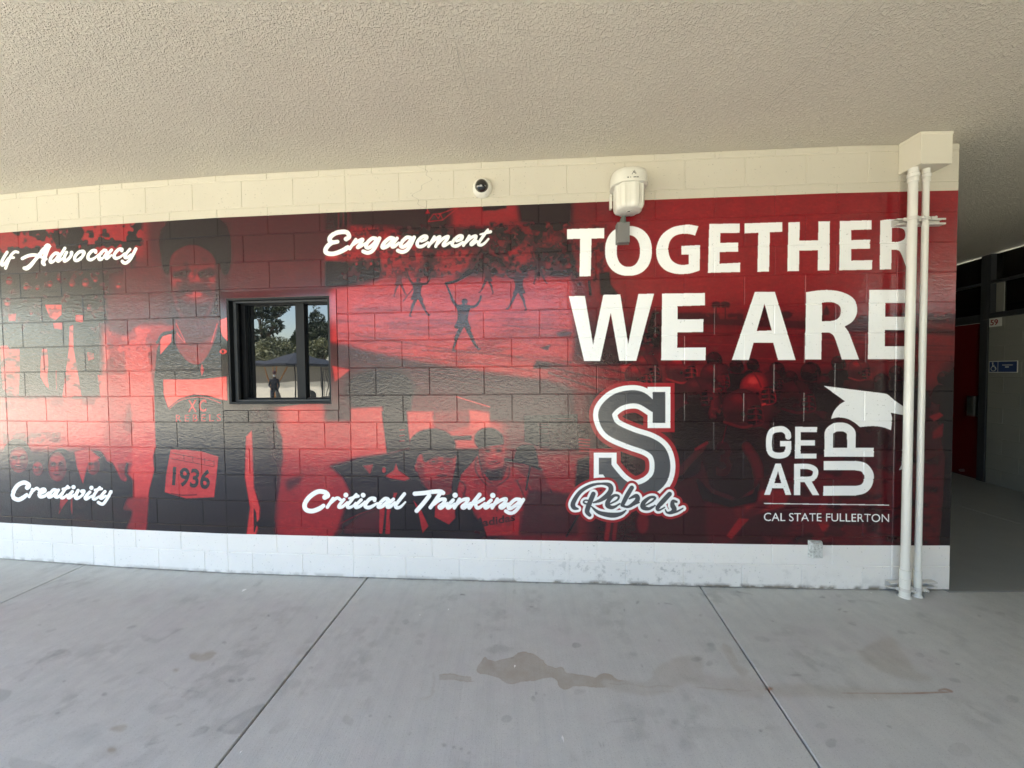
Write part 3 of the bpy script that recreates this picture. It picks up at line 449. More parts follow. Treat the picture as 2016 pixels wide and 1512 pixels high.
# dirt splashed up from the paving, scuffed and peeling paint near the base
n2=fbm(TH,TW,26,5,303); n3=fbm(TH,TW,9,4,305); hz=np.clip(gz,0,1)
grime=np.clip((.030-hz)/.022,0,1)*np.clip((n2-.34)*4,0,1)*(.35+.45*np.clip((gx+.6)/1.,0,1))+np.clip((.2-hz)/.2,0,1)**2*np.clip((n2-.5)*5,0,1)*.22*np.clip((gx+1.)/1.5,.25,1)
xs=np.clip(1-np.abs(gx-1.0)/1.25,0,1)
scuff=np.clip((n3-.56)*9,0,1)*np.clip((n2-.45)*5,0,1)*xs*np.clip((.24-hz)/.12,0,1)
low=low+(np.array([.26,.23,.19],np.float32)-low)*np.clip(grime,0,1)[...,None]
low=low+(np.array([.46,.45,.43],np.float32)-low)*np.clip(scuff*.8,0,1)[...,None]
low*=(1-.07*np.clip(xs*1.6,0,1)*(hz<.17))[...,None]
sheet+=(low-sheet)*bot[...,None]
# hairline crack in the cream course
cx_=-.66+.05*np.sin(gz*26)+.018*np.sin(gz*90)+(gz-2.75)*.13
crack=(np.abs(gx-cx_)<.0022)*(gz>2.75)
sheet*=(1-.35*crack)[...,None]
def make_image(name,rgb,alpha=None):
    h,w=rgb.shape[:2]; img=bpy.data.images.new(name,w,h,alpha=alpha is not None,float_buffer=False)
    c=np.clip(rgb,0,1); c=np.where(c<.0031308,c*12.92,1.055*c**(1/2.4)-.055)
    p=np.ones((h,w,4),np.float32); p[...,:3]=c
    if alpha is not None: p[...,3]=alpha
    img.pixels.foreach_set(p.ravel()); img.pack(); return img
IMG_WALL=make_image('wall_print',sheet)
# ------------------------------------------------------------------ floor stains and painted wall-foot shade: plan map of marks on the paving
CS=1.5; CX0,CY0,CX1,CY1=-80,1085,2110,1540; CW=int((CX1-CX0)*CS); CH=int((CY1-CY0)*CS)
BRN=np.zeros((CH,CW),np.float32); DRK=np.zeros_like(BRN); ORG=np.zeros_like(BRN); INK=DRK
fP=frame(0,1100,2.88); fQ=frame(700,1130,3.0545); fX=frame(1330,1130,2.939)
st=fQ([(735,580),(745,548),(760,520),(785,500),(800,512),(850,522),(900,515),(940,505),(960,482),(1015,476),(1080,490),(1125,518),(1160,555),(1185,570),(1215,562),(1245,580),(1265,597),(1320,605),(1380,612),(1440,628),(1480,608),(1540,612),(1600,645),(1660,668),(1580,672),(1500,680),(1400,678),(1330,680),(1260,688),(1215,672),(1195,640),(1150,618),(1080,640),(1010,655),(940,664),(880,650),(850,625),(800,612),(755,600)])
poly(st,.62,.8,1,True,BRN)
for a,b in zip(smooth(st,True,3),np.roll(smooth(st,True,3),-1,0)): stroke([tuple(a),tuple(b)],.7,.95,.3,.7,False,0,BRN)
poly(fQ([(1500,640),(1600,650),(1760,640),(1830,560),(1950,500),(2060,500),(2050,600),(1900,690),(1720,735),(1520,690)]),.28,3,1,True,BRN)
poly(fX([(0,500),(100,480),(140,500),(180,580),(420,600),(520,660),(480,720),(250,680),(100,640),(0,580)]),.30,4,1,True,BRN)
poly(fX([(270,405),(330,430),(350,520),(420,560),(400,600),(310,520)]),.36,2,1,True,BRN); poly(fX([(530,640),(900,650),(1300,680),(1500,690),(1200,720),(800,712),(560,700)]),.34,4,1,True,BRN)
poly(fX([(1075,450),(1180,375),(1250,380),(1330,470),(1390,560),(1500,600),(1400,620),(1210,560),(1100,510)]),.33,4,1,True,BRN)
for f,p in ((fQ,[(520,600),(695,612),(692,642),(520,628)]),): poly(f(p),.42,.6,1,False,BRN)
stroke(fQ([(520,602),(695,614)]),.5,.8,.3,1,False,0,BRN); stroke(fQ([(520,630),(712,642)]),.5,.7,.3,1,False,0,BRN); stroke(fQ([(485,590),(470,680),(400,750)]),1.6,.4,1,.8,True,0,BRN)
stroke(fQ([(1540,665),(1700,672),(1900,682)]),.5,.8,.4,1,True,0,BRN); stroke(fQ([(1740,705),(1905,708)]),.5,.5,.4,1,True,0,BRN)
stroke(fX([(120,655),(240,668),(440,676)]),1,.6,.5,1,True,0,BRN)
stroke(fX([(960,690,.4),(1290,692,.8),(1420,690,1.0),(1520,686,1.4),(1600,684,.6)]),1,.95,.35,1,True,0,ORG); stroke(fX([(1525,675),(1560,668),(1600,682)]),2.2,.7,.9,1,True,0,ORG); ell(*fX([(542,665)])[0],8,3,.75,1.6,1,0,ORG)
for f,x,y,rx,ry in ((fP,1150,555,22,8),(fP,1195,540,12,5),(fP,1100,545,10,5),(fP,988,642,7,3.5),(fP,665,967,15,6),(fP,700,955,8,4),(fP,625,1085,10,6)): ell(*f([(x,y)])[0],rx,ry,.62,1.8,1,0,BRN)
for f,p,v in ((fP,[(200,605),(270,560),(300,525),(350,510),(400,525),(405,545),(330,570),(270,590)],.42),(fP,[(50,665),(120,640),(200,605),(120,680)],.22),(fP,[(800,440),(850,430),(890,450),(1000,395),(1050,395),(960,430),(905,475),(860,478)],.28),
  (fP,[(1235,975),(1290,930),(1340,885),(1480,830),(1500,850),(1440,900),(1400,940),(1360,985),(1300,992)],.42),(fP,[(1075,1015),(1110,975),(1150,955),(1190,955),(1170,985),(1110,1010)],.55),(fP,[(1415,155),(1490,125),(1470,150),(1430,162)],.4),
  (fP,[(860,850),(960,810),(1050,805),(1040,850),(960,880),(870,885)],.26),(fP,[(-60,740),(70,745),(60,790),(0,830),(-60,840)],.33),(fP,[(60,1130),(200,1150),(330,1187),(200,1220),(60,1200)],.3),(fP,[(1520,985),(1570,940),(1640,910),(1600,970)],.35),(fP,[(1940,930),(1970,890),(2000,910),(1985,950)],.4),
  (fP,[(220,610),(230,600),(225,640)],.3)):
    poly(f(p),v,1.4,1,True,DRK)
for f,x,y,rx,ry,v in ((fQ,305,287,6.5,5,.38),(fQ,392,370,7,5,.2),(fQ,380,412,7,5,.2),(fQ,1320,423,9,5.5,.6),(fQ,1068,748,6.5,5.5,.45),(fQ,1095,714,3.5,2.6,.45),(fQ,1150,720,2.6,2,.45),(fQ,908,870,9.5,8.5,.45),(fQ,1355,710,9,5,.25),(fQ,82,850,4,3.5,.45),(fQ,532,1027,4,3.5,.5),(fQ,580,1040,3.4,3,.5),(fQ,628,1053,4,3,.5),(fQ,678,1076,4,3,.5),(fQ,315,960,4,4,.4),(fQ,965,110,5,3.5,.35),(fQ,1068,203,5,1.6,.6),(fQ,655,133,6,1.5,.8),(fQ,1740,376,6,4,.35),(fQ,1815,396,3.4,3,.35),(fQ,1720,552,4.5,3,.35),
   (fX,850,134,5,1.6,.6),(fX,945,130,8,3,.4),(fX,1035,157,8,2.6,.5),(fX,995,222,5,1.2,.8),(fX,967,205,3,1,.8),(fX,1010,286,9,2.6,.5),(fX,1305,340,12,3.5,.4),(fX,1370,338,9,3.5,.35),(fX,490,380,14,6,.25),(fX,205,420,12,8,.22),(fX,188,516,6,5,.35),(fX,110,495,8,5,.4),(fX,912,768,8,1.8,.5),(fX,915,975,10,9,.38),(fX,690,588,8,2.4,.35),(fX,1230,875,5,2.4,.6),(fX,1620,610,14,5,.4),(fX,1540,455,12,4,.3),(fX,1955,730,16,6,.4),(fX,1640,1020,26,14,.22),(fX,400,108,22,1.2,.6),(fX,150,236,3,2.4,.4),(fX,570,268,2.6,1.2,.6),(fX,1760,240,6,1.4,.6),(fX,1880,232,9,3,.3),(fX,1415,470,9,4,.35),(fX,830,880,10,6,.2),(fX,1060,970,10,6,.2),
   (fP,1287,482,4,2.4,.5),(fP,590,770,6,3,.5),(fP,1520,328,2,1.6,.8),(fP,1790,330,3.5,4,.4),(fP,1590,368,5,3,.3),(fP,1450,402,7,3.4,.35),(fP,750,388,11,3,.4),(fP,290,410,14,2.4,.35),(fP,225,385,4,1.6,.4),(fP,640,532,6,3,.35),(fP,1215,600,5,2.4,.55),(fP,1305,688,6,3.4,.4),(fP,1362,680,7,3,.45),(fP,1425,682,9,3.4,.45),(fP,980,728,8,1.6,.6),(fP,1775,626,4.6,3,.4),(fP,1700,590,6,6,.3),(fP,1655,660,9,5,.3),(fP,405,875,5,2.6,.3),(fP,318,880,5,2.2,.4),(fP,1025,943,8,3,.4),(fP,1890,1168,2.4,1.6,.9),(fP,375,697,4,1.6,.6),(fP,130,680,6,4,.3),(fP,280,265,4,1.6,.4),(fP,323,127,4,1,.4),(fP,325,550,12,6,.3)):
    ell(*f([(x,y)])[0],rx,ry,v,.8,1,-.25 if f is fP else .2 if f is fX else 0,DRK)
for f,p,v in ((fP,[(940,915),(985,895),(1015,905)],.5),(fP,[(840,680),(960,720),(1140,765)],.25),(fP,[(790,1060),(860,1050),(940,1030)],.3),(fQ,[(1510,905),(1600,880),(1680,868),(1660,885),(1560,895)],.35),(fQ,[(1680,178),(1694,170)],.9),(fQ,[(1830,178),(1838,179)],.8),(fQ,[(1870,181),(1912,178)],.6),(fQ,[(1620,210),(1620,216)],.9),(fQ,[(1462,1010),(1466,1034)],.6),(fQ,[(1484,1010),(1488,1034)],.6),(fX,[(1050,150),(1150,165),(1260,195)],.3),(fX,[(1610,522),(1636,527)],1.),(fX,[(492,910),(505,916)],1.),(fX,[(1640,560),(1720,600)],.2),(fQ,[(938,506),(948,508)],1.),(fQ,[(190,860),(206,865)],.9)):
    stroke(f(p),1.1,v,.4,1,True,0,DRK)
FX0,FX1,FY0,FY1=-4.9,4.3,.9,3.3; FPM=250; FW=int((FX1-FX0)*FPM); FH=int((FY1-FY0)*FPM)
X=(FX0+(np.arange(FW)+.5)/FPM)[None,:]*np.ones((FH,1)); Y=(FY0+(np.arange(FH)+.5)/FPM)[:,None]*np.ones((1,FW))
u_,v_=project(X,Y,0*X); ok=((u_>CX0+2)&(u_<CX1-2)&(v_>CY0+2)&(v_<CY1-2)).astype(np.float32)
stk=np.stack([BRN,DRK,ORG],-1); wn1=fbm(FH,FW,22,4,411)-.5; wn2=fbm(FH,FW,22,4,413)-.5; fl=sample(stk,(u_-CX0+wn1*22)*CS,(v_-CY0+wn2*10)*CS)*ok[...,None]
r2=np.random.RandomState(11)
for k in range(230):                                  # foot scuffs, gum and drips scattered over the paving
    cx,cy=FX0+r2.rand()*(FX1-FX0),FY0+r2.rand()*(FY1-FY0); a=.004+.016*r2.rand()**2.5; b=a*(.5+1.4*r2.rand()); v=.06+.2*r2.rand()**2
    i0,i1=int((cx-4*a-FX0)*FPM),int((cx+4*a-FX0)*FPM)+2; j0,j1=int((cy-4*b-FY0)*FPM),int((cy+4*b-FY0)*FPM)+2
    if i0<0 or j0<0 or i1>=FW or j1>=FH: continue
    d=np.hypot((X[j0:j1,i0:i1]-cx)/a,(Y[j0:j1,i0:i1]-cy)/b); fl[j0:j1,i0:i1,1]=np.maximum(fl[j0:j1,i0:i1,1],v*np.clip(1.5-d,0,1))
fl[...,2]=sample(ORG[...,None],(u_-CX0)*CS,(v_-CY0)*CS)[...,0]*ok; nn=fbm(FH,FW,60,5,401); n5=fbm(FH,FW,14,4,403)
fl[...,1]=np.clip(fl[...,1]*.8*(.35+1.2*n5)+.32*np.clip((nn-.52)*4,0,1)*np.clip((n5-.42)*4,0,1)+(.5*np.clip((.05-(ypath(X)-Y))/.05,0,1)*np.clip((n5-.2)*2,0,1)*.6+.55*((ypath(X)-Y)<.014))*(X<3.04),0,1)  # last term paints the dark gap and slight contact shade along the wall foot
fl[...,0]*=(.65+.7*n5); fl[...,2]*=(.5+1.*n5)
al=np.clip(np.minimum(np.minimum(X-FX0,FX1-X),np.minimum(Y-FY0,FY1-Y))/.15,0,1)
IMG_FLOOR=bpy.data.images.new('floor_marks',FW,FH,alpha=False,float_buffer=False); IMG_FLOOR.colorspace_settings.name='Non-Color'
_p=np.ones((FH,FW,4),np.float32); _p[...,:3]=np.clip(fl,0,1)*al[...,None]; IMG_FLOOR.pixels.foreach_set(_p.ravel()); IMG_FLOOR.pack()
# ------------------------------------------------------------------ materials
def mat(name,color=(.5,.5,.5),rough=.6,metal=0,spec=.5,coat=0,coatr=.1,ior=1.5):
    m=bpy.data.materials.new(name); m.use_nodes=True; b=m.node_tree.nodes['Principled BSDF']
    b.inputs['Base Color'].default_value=(*color,1); b.inputs['Roughness'].default_value=rough; b.inputs['Metallic'].default_value=metal
    b.inputs['Specular IOR Level'].default_value=spec; b.inputs['Coat Weight'].default_value=coat; b.inputs['Coat Roughness'].default_value=coatr; b.inputs['IOR'].default_value=ior
    return m
class NT:
    def __init__(s,m): s.t=m.node_tree; s.b=s.t.nodes['Principled BSDF']
    def n(s,typ,**k):
        x=s.t.nodes.new('ShaderNode'+typ)
        for a,v in k.items(): setattr(x,a,v)
        return x
    def l(s,a,b): s.t.links.new(a,b)
    def pos(s): return s.n('NewGeometry').outputs['Position']
    def mapping(s,src,scale=(1,1,1),loc=(0,0,0),rot=(0,0,0)):
        m=s.n('Mapping'); m.inputs['Scale'].default_value=scale; m.inputs['Location'].default_value=loc; m.inputs['Rotation'].default_value=rot; s.l(src,m.inputs[0]); return m.outputs[0]
    def noise(s,src,scale,detail=4,rough=.5,dist=0):
        x=s.n('TexNoise'); x.inputs['Scale'].default_value=scale; x.inputs['Detail'].default_value=detail; x.inputs['Roughness'].default_value=rough; x.inputs['Distortion'].default_value=dist; s.l(src,x.inputs['Vector']); return x.outputs['Fac']
    def math(s,op,a,b=None,c=None,clamp=False):
        x=s.n('Math',operation=op,use_clamp=clamp)
        for i,v in enumerate((a,b,c)):
            if v is None: continue
            if isinstance(v,(int,float)): x.inputs[i].default_value=v
            else: s.l(v,x.inputs[i])
        return x.outputs[0]
    def mr(s,v,a,b,c,d):
        x=s.n('MapRange'); s.l(v,x.inputs[0])
        for i,q in enumerate((a,b,c,d)): x.inputs[i+1].default_value=q
        return x.outputs[0]
    def mix(s,f,a,b,mode='MIX'):
        x=s.n('Mix',data_type='RGBA',blend_type=mode)
        if isinstance(f,(int,float)): x.inputs[0].default_value=f
        else: s.l(f,x.inputs[0])
        for i,v in ((6,a),(7,b)):
            if isinstance(v,tuple): x.inputs[i].default_value=(*v,1)
            else: s.l(v,x.inputs[i])
        return x.outputs[2]
    def bump(s,h,strength=1,dist=.001,prev=None):
        x=s.n('Bump'); x.inputs['Strength'].default_value=strength; x.inputs['Distance'].default_value=dist; s.l(h,x.inputs['Height'])
        if prev is not None: s.l(prev,x.inputs['Normal'])
        return x.outputs[0]
def weather(m,amt=.12,scale=6,bump=0,bscale=300,rv=.1):
    """slight procedural wear so that no paint is perfectly even"""
    t=NT(m); p=t.pos(); f=t.noise(p,scale,5,.6); c=tuple(t.b.inputs['Base Color'].default_value)[:3]
    t.l(t.mix(f,tuple(x*(1-amt) for x in c),tuple(min(1,x*(1+amt)) for x in c)),t.b.inputs['Base Color'])
    r=t.b.inputs['Roughness'].default_value; t.l(t.mr(t.noise(p,scale*4,3),0,1,max(0,r-rv),min(1,r+rv)),t.b.inputs['Roughness'])
    if bump: t.l(t.bump(t.noise(p,bscale,3),1,bump),t.b.inputs['Normal'])
    return m
# printed wall
M_WALL=mat('printed_block_paint',rough=.6,spec=.04,coat=1,coatr=.16); t=NT(M_WALL); P=t.pos()
sx=t.n('SeparateXYZ'); t.l(P,sx.inputs[0])
cx=t.n('CombineXYZ'); t.l(t.mr(sx.outputs[0],TX0,TX1,0,1),cx.inputs[0]); t.l(t.mr(sx.outputs[2],0,TZ1,0,1),cx.inputs[1])
it=t.n('TexImage',image=IMG_WALL,interpolation='Linear',extension='EXTEND'); t.l(cx.outputs[0],it.inputs[0])
lumps=t.noise(t.mapping(P,(1,1,2.2)),30,1.5,.5,.8); peel=t.noise(P,130,1,.5); broad=t.noise(P,9,3)
pit=t.mr(t.noise(P,70,2,.6),.27,.33,0,1)
smooth_band=t.math('MULTIPLY',t.math('GREATER_THAN',sx.outputs[2],ZB),t.math('LESS_THAN',sx.outputs[2],ZT))
amp=t.mr(smooth_band,0,1,.45,1)
h=t.math('ADD',t.math('MULTIPLY',lumps,1.0),t.math('MULTIPLY',peel,.16)); h=t.math('ADD',h,t.math('MULTIPLY',broad,1.0)); h=t.math('ADD',h,t.math('MULTIPLY',pit,.25)); h=t.math('MULTIPLY',h,amp)
nb=t.bump(h,1,.0012); t.l(nb,t.b.inputs['Normal']); t.l(nb,t.b.inputs['Coat Normal'])
pitc=t.mix(t.mr(pit,0,1,.35,0),it.outputs[0],(.02,.015,.015)); t.l(pitc,t.b.inputs['Base Color'])
t.l(t.mr(smooth_band,0,1,.62,.5),t.b.inputs['Roughness']); t.l(t.mr(smooth_band,0,1,.0,1),t.b.inputs['Coat Weight']); t.b.inputs['Coat IOR'].default_value=1.54
M_TRIM=mat('printed_trim_sheet',rough=.3,spec=.04,coat=1,coatr=.10); t=NT(M_TRIM); t.b.inputs['Coat IOR'].default_value=1.54; P=t.pos(); sx=t.n('SeparateXYZ'); t.l(P,sx.inputs[0])
cx=t.n('CombineXYZ'); t.l(t.mr(sx.outputs[0],TX0,TX1,0,1),cx.inputs[0]); t.l(t.mr(sx.outputs[2],0,TZ1,0,1),cx.inputs[1])
it=t.n('TexImage',image=IMG_WALL,extension='EXTEND'); t.l(cx.outputs[0],it.inputs[0]); t.l(it.outputs[0],t.b.inputs['Base Color'])
t.l(t.bump(t.noise(P,14,2),1,.0015),t.b.inputs['Normal'])
# plain painted blocks
M_BLOCK=weather(mat('grey_white_block_paint',(.27,.27,.24),.6),.06,3,.0008,60)
# stucco ceiling
M_CEIL=mat('stucco_ceiling_paint',(.70,.66,.58),.75); t=NT(M_CEIL); P=t.pos()
wp=t.n('VectorMath',operation='ADD'); t.l(P,wp.inputs[0]); nv=t.n('TexNoise'); nv.inputs['Scale'].default_value=30; t.l(P,nv.inputs['Vector']); sc_=t.n('VectorMath',operation='SCALE'); t.l(nv.outputs['Color'],sc_.inputs[0]); sc_.inputs['Scale'].default_value=.03; t.l(sc_.outputs[0],wp.inputs[1])
a=t.noise(t.mapping(wp.outputs[0],(1,1,1)),72,2,.5); b_=t.noise(P,135,2,.5)
spl=t.mr(a,.50,.60,0,1); spl2=t.mr(b_,.52,.62,0,1)
hh=t.math('MAXIMUM',spl,t.math('MULTIPLY',spl2,.6)); hh=t.math('ADD',hh,t.math('MULTIPLY',t.noise(P,260,2),.25)); hh=t.math('ADD',hh,t.math('MULTIPLY',t.noise(P,3,3),1.6))
t.l(t.bump(hh,1,.0047),t.b.inputs['Normal'])
big=t.noise(P,1.1,5,.6); cc=t.mix(big,(.59,.538,.452),(.715,.655,.55)); cc=t.mix(t.mr(t.noise(P,.6,3),.45,.62,0,.5),cc,(.63,.565,.485)); cc=t.mix(t.math('MULTIPLY',hh,.12),cc,(.80,.77,.66)); t.l(cc,t.b.inputs['Base Color'])
# paving
M_SLAB=mat('grey_concrete_paving',(.4,.41,.41),.6,spec=.4); t=NT(M_SLAB); P=t.pos(); sx=t.n('SeparateXYZ'); t.l(P,sx.inputs[0])
cx=t.n('CombineXYZ'); t.l(t.mr(sx.outputs[0],FX0,FX1,0,1),cx.inputs[0]); t.l(t.mr(sx.outputs[1],FY0,FY1,0,1),cx.inputs[1])
fi=t.n('TexImage',image=IMG_FLOOR,extension='CLIP'); fi.image.colorspace_settings.name='Non-Color'; t.l(cx.outputs[0],fi.inputs[0]); fs=t.n('SeparateColor'); t.l(fi.outputs[0],fs.inputs[0])
b1=t.noise(P,1.6,6,.65); b2=t.noise(P,11,5,.6); broom=t.noise(t.mapping(P,(95,3.2,1)),1,3,.6); broom2=t.noise(t.mapping(P,(18,.9,1)),1,4,.6); fine=t.noise(P,420,2)
c=t.mix(b1,(.485,.490,.458),(.62,.622,.585)); c=t.mix(t.mr(b2,.35,.7,0,.35),c,(.43,.43,.42)); c=t.mix(t.mr(broom,.3,.75,0,.26),c,(.58,.59,.59)); c=t.mix(t.mr(broom2,.45,.75,0,.28),c,(.37,.39,.39)); c=t.mix(t.mr(fine,.35,.65,0,.22),c,(.25,.26,.255)); c=t.mix(t.mr(t.noise(P,160,2,.6),.60,.66,0,.35),c,(.20,.20,.19)); c=t.mix(t.mr(t.noise(P,210,1,.5),.66,.72,0,.4),c,(.72,.73,.72))
c=t.mix(t.mr(t.noise(P,2.6,3),.52,.68,0,.25),c,(.48,.43,.45))
c=t.mix(t.math('MULTIPLY',fs.outputs[0],.88),c,(.30,.245,.178)); c=t.mix(t.math('MULTIPLY',fs.outputs[1],.8),c,(.13,.125,.12)); c=t.mix(t.math('MULTIPLY',fs.outputs[2],.9),c,(.25,.10,.035)); t.l(c,t.b.inputs['Base Color'])
t.l(t.mr(b2,.3,.7,.42,.68),t.b.inputs['Roughness'])
hb=t.math('ADD',t.math('MULTIPLY',broom,.5),t.math('MULTIPLY',fine,.3)); hb=t.math('ADD',hb,t.math('MULTIPLY',b2,.8)); t.l(t.bump(hb,1,.0016),t.b.inputs['Normal'])
M_GROUND=weather(mat('sunlit_courtyard_concrete',(.60,.56,.43),.85),.12,.5,.002,40)
M_EARTH=weather(mat('dark_joint_dirt',(.05,.045,.04),.9),.3,40)
M_PIPE=weather(mat('cream_enamel_pipe',(.72,.71,.66),.32,coat=.3),.04,8,.0003,60)
M_ENCL=weather(mat('cream_box_paint',(.66,.62,.52),.45),.04,5,.0004,90)
M_STRUT=weather(mat('cream_strut_paint',(.62,.60,.56),.42),.1,20)
M_BLACKF=weather(mat('black_window_frame',(.012,.013,.015),.6,spec=.25),.12,6)
M_FRAMEG=weather(mat('dark_anodised_frame',(.045,.048,.052),.45,spec=.4),.1,8)
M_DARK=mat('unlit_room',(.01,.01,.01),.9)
M_GLASS=mat('reflective_tinted_glass',(.006,.007,.008),.0,spec=.5,ior=1.9,coat=.2,coatr=0); t=NT(M_GLASS); t.l(t.bump(t.noise(t.pos(),2.2,2),1,.0018),t.b.inputs['Normal'])
M_GLASS2=mat('dark_transom_glass',(.006,.006,.006),.02,ior=1.5)
M_PLAST=weather(mat('off_white_plastic',(.70,.68,.60),.38,coat=.2),.04,10,.0002,120)
M_GREYP=weather(mat('grey_plastic',(.17,.165,.16),.5),.06,12)
M_RUBBER=weather(mat('grey_green_cable',(.10,.115,.10),.5),.1,30)
M_DOME=mat('smoked_dome',(.012,.011,.010),.04,coat=1,coatr=0)
M_INKD=mat('dark_marking',(.06,.06,.055),.6)
M_DOOR=weather(mat('red_door_paint',(.13,.004,.006),.4),.08,4)
M_STEEL=weather(mat('brushed_steel',(.42,.42,.41),.3,1),.1,30)
M_SIGNB=weather(mat('blue_sign_plastic',(.025,.05,.16),.4),.06,20); M_SIGNW=mat('sign_white',(.75,.75,.72),.5); M_REDL=mat('red_numeral',(.28,.02,.025),.5)
M_LEAF=mat('green_leaves',(.06,.09,.03),.6); t=NT(M_LEAF); t.l(t.mix(t.mr(t.noise(t.pos(),2.2,3),.35,.65,0,1),(.035,.055,.020),(.115,.135,.045)),t.b.inputs['Base Color'])
M_LEAFD=mat('dark_leaves',(.03,.045,.025),.6); t=NT(M_LEAFD); t.l(t.mix(t.mr(t.noise(t.pos(),1.6,3),.35,.65,0,1),(.018,.028,.014),(.055,.07,.032)),t.b.inputs['Base Color'])
M_LEAFO=mat('olive_leaves',(.1,.11,.05),.6); t=NT(M_LEAFO); t.l(t.mix(t.mr(t.noise(t.pos(),1.2,4),.38,.62,0,1),(.045,.055,.022),(.21,.21,.10)),t.b.inputs['Base Color'])
M_BARK=weather(mat('tree_bark',(.14,.10,.07),.9),.3,12); M_BARKO=weather(mat('orange_bark',(.33,.15,.05),.8),.2,14)
M_WHITEW=weather(mat('pale_wall_render',(.62,.58,.50),.8),.06,2)
M_UMB=weather(mat('dark_canvas',(.022,.026,.034),.8),.15,6); M_IRON=weather(mat('black_iron',(.02,.02,.02),.5),.1,20)
M_CHAIR=weather(mat('dark_grey_plastic',(.035,.037,.04),.45),.1,8)
M_RUST=weather(mat('rusty_metal',(.30,.11,.05),.7),.2,12)
M_CLOTH=weather(mat('black_clothing',(.02,.02,.025),.85),.2,20); M_SKIN=mat('skin',(.32,.19,.13),.5); M_MASK=mat('pale_face_mask',(.5,.58,.62),.7); M_CAP=mat('maroon_cap',(.05,.012,.014),.8); M_JEAN=weather(mat('dark_trousers',(.03,.035,.05),.85),.2,20)
M_PAPER=mat('white_paper',(.8,.8,.78),.8)
M_CARW=mat('white_car_paint',(.75,.75,.75),.25,coat=1); M_TYRE=mat('tyre_rubber',(.02,.02,.02),.8); M_BOARD=weather(mat('white_fascia',(.5,.48,.43),.7),.05,2)
# ------------------------------------------------------------------ mesh helpers
def mesh(name,V,F,m=None,smooth=False):
    me=bpy.data.meshes.new(name); me.from_pydata([tuple(map(float,v)) for v in V],[],F); me.update()
    if m: me.materials.append(m)
    if smooth: me.shade_smooth()
    return me
def link(name,me,parent=None,loc=(0,0,0),rot=(0,0,0)):
    o=bpy.data.objects.new(name,me); COL.objects.link(o); o.location=loc; o.rotation_euler=rot
    if parent: o.parent=parent
    return o
def tag(o,label=None,cat=None,group=None,kind=None):
    for k,v in (('label',label),('category',cat),('group',group),('kind',kind)):
        if v: o[k]=v
    return o
def thing(name,label,cat,loc=(0,0,0),rz=0,group=None):
    o=bpy.data.objects.new(name,None); COL.objects.link(o); o.location=loc; o.rotation_euler=(0,0,rz); o.empty_display_size=.2
    return tag(o,label,cat,group)
class MB:
    def __init__(s): s.v=[]; s.f=[]
    def add(s,V,F):
        k=len(s.v); s.v+=[tuple(v) for v in V]; s.f+=[tuple(i+k for i in f) for f in F]; return s
    def box(s,a,b,M=None):
        x0,y0,z0=a; x1,y1,z1=b; V=[(x0,y0,z0),(x1,y0,z0),(x1,y1,z0),(x0,y1,z0),(x0,y0,z1),(x1,y0,z1),(x1,y1,z1),(x0,y1,z1)]
        if M: V=[tuple(M@Vector(v)) for v in V]
        return s.add(V,[(0,3,2,1),(4,5,6,7),(0,1,5,4),(1,2,6,5),(2,3,7,6),(3,0,4,7)])
    def tube(s,pts,r,n=12,cap=True):
        P=[Vector(p) for p in pts]; R=r if isinstance(r,(list,tuple)) else [r]*len(P); base=len(s.v); up=Vector((0,0,1))
        for i,p in enumerate(P):
            d=(P[min(i+1,len(P)-1)]-P[max(i-1,0)]).normalized()
            a=d.cross(up if abs(d.z)<.9 else Vector((1,0,0))).normalized(); b=d.cross(a)
            for k in range(n): q=2*math.pi*k/n; s.v.append(tuple(p+(a*math.cos(q)+b*math.sin(q))*R[i]))
        for i in range(len(P)-1):
            for k in range(n): s.f.append((base+i*n+k,base+i*n+(k+1)%n,base+(i+1)*n+(k+1)%n,base+(i+1)*n+k))
        if cap: s.f.append(tuple(base+k for k in range(n))[::-1]); s.f.append(tuple(base+(len(P)-1)*n+k for k in range(n)))
        return s
    def lathe(s,prof,c=(0,0,0),n=24,ax='z'):
        base=len(s.v)
        for r,z in prof:
            for k in range(n):
                q=2*math.pi*k/n; a,b=r*math.cos(q),r*math.sin(q)
                s.v.append((c[0]+a,c[1]+b,c[2]+z) if ax=='z' else (c[0]+a,c[1]+z,c[2]+b))
        for i in range(len(prof)-1):
            for k in range(n): s.f.append((base+i*n+k,base+i*n+(k+1)%n,base+(i+1)*n+(k+1)%n,base+(i+1)*n+k))
        return s
    def build(s,name,m,parent=None,smooth=False,loc=(0,0,0),rot=(0,0,0),bevel=0):
        me=mesh(name,s.v,s.f,m); b=bmesh.new(); b.from_mesh(me)
        if bevel: bmesh.ops.bevel(b,geom=[e for e in b.edges if e.is_manifold and e.calc_face_angle(0)>.6],offset=bevel,segments=2,affect='EDGES',profile=.6)
        bmesh.ops.recalc_face_normals(b,faces=b.faces); b.to_mesh(me); b.free()
        if smooth:
            me.shade_smooth()
            try: me.set_sharp_from_angle(angle=math.radians(38))
            except Exception: pass
        return link(name,me,parent,loc,rot)
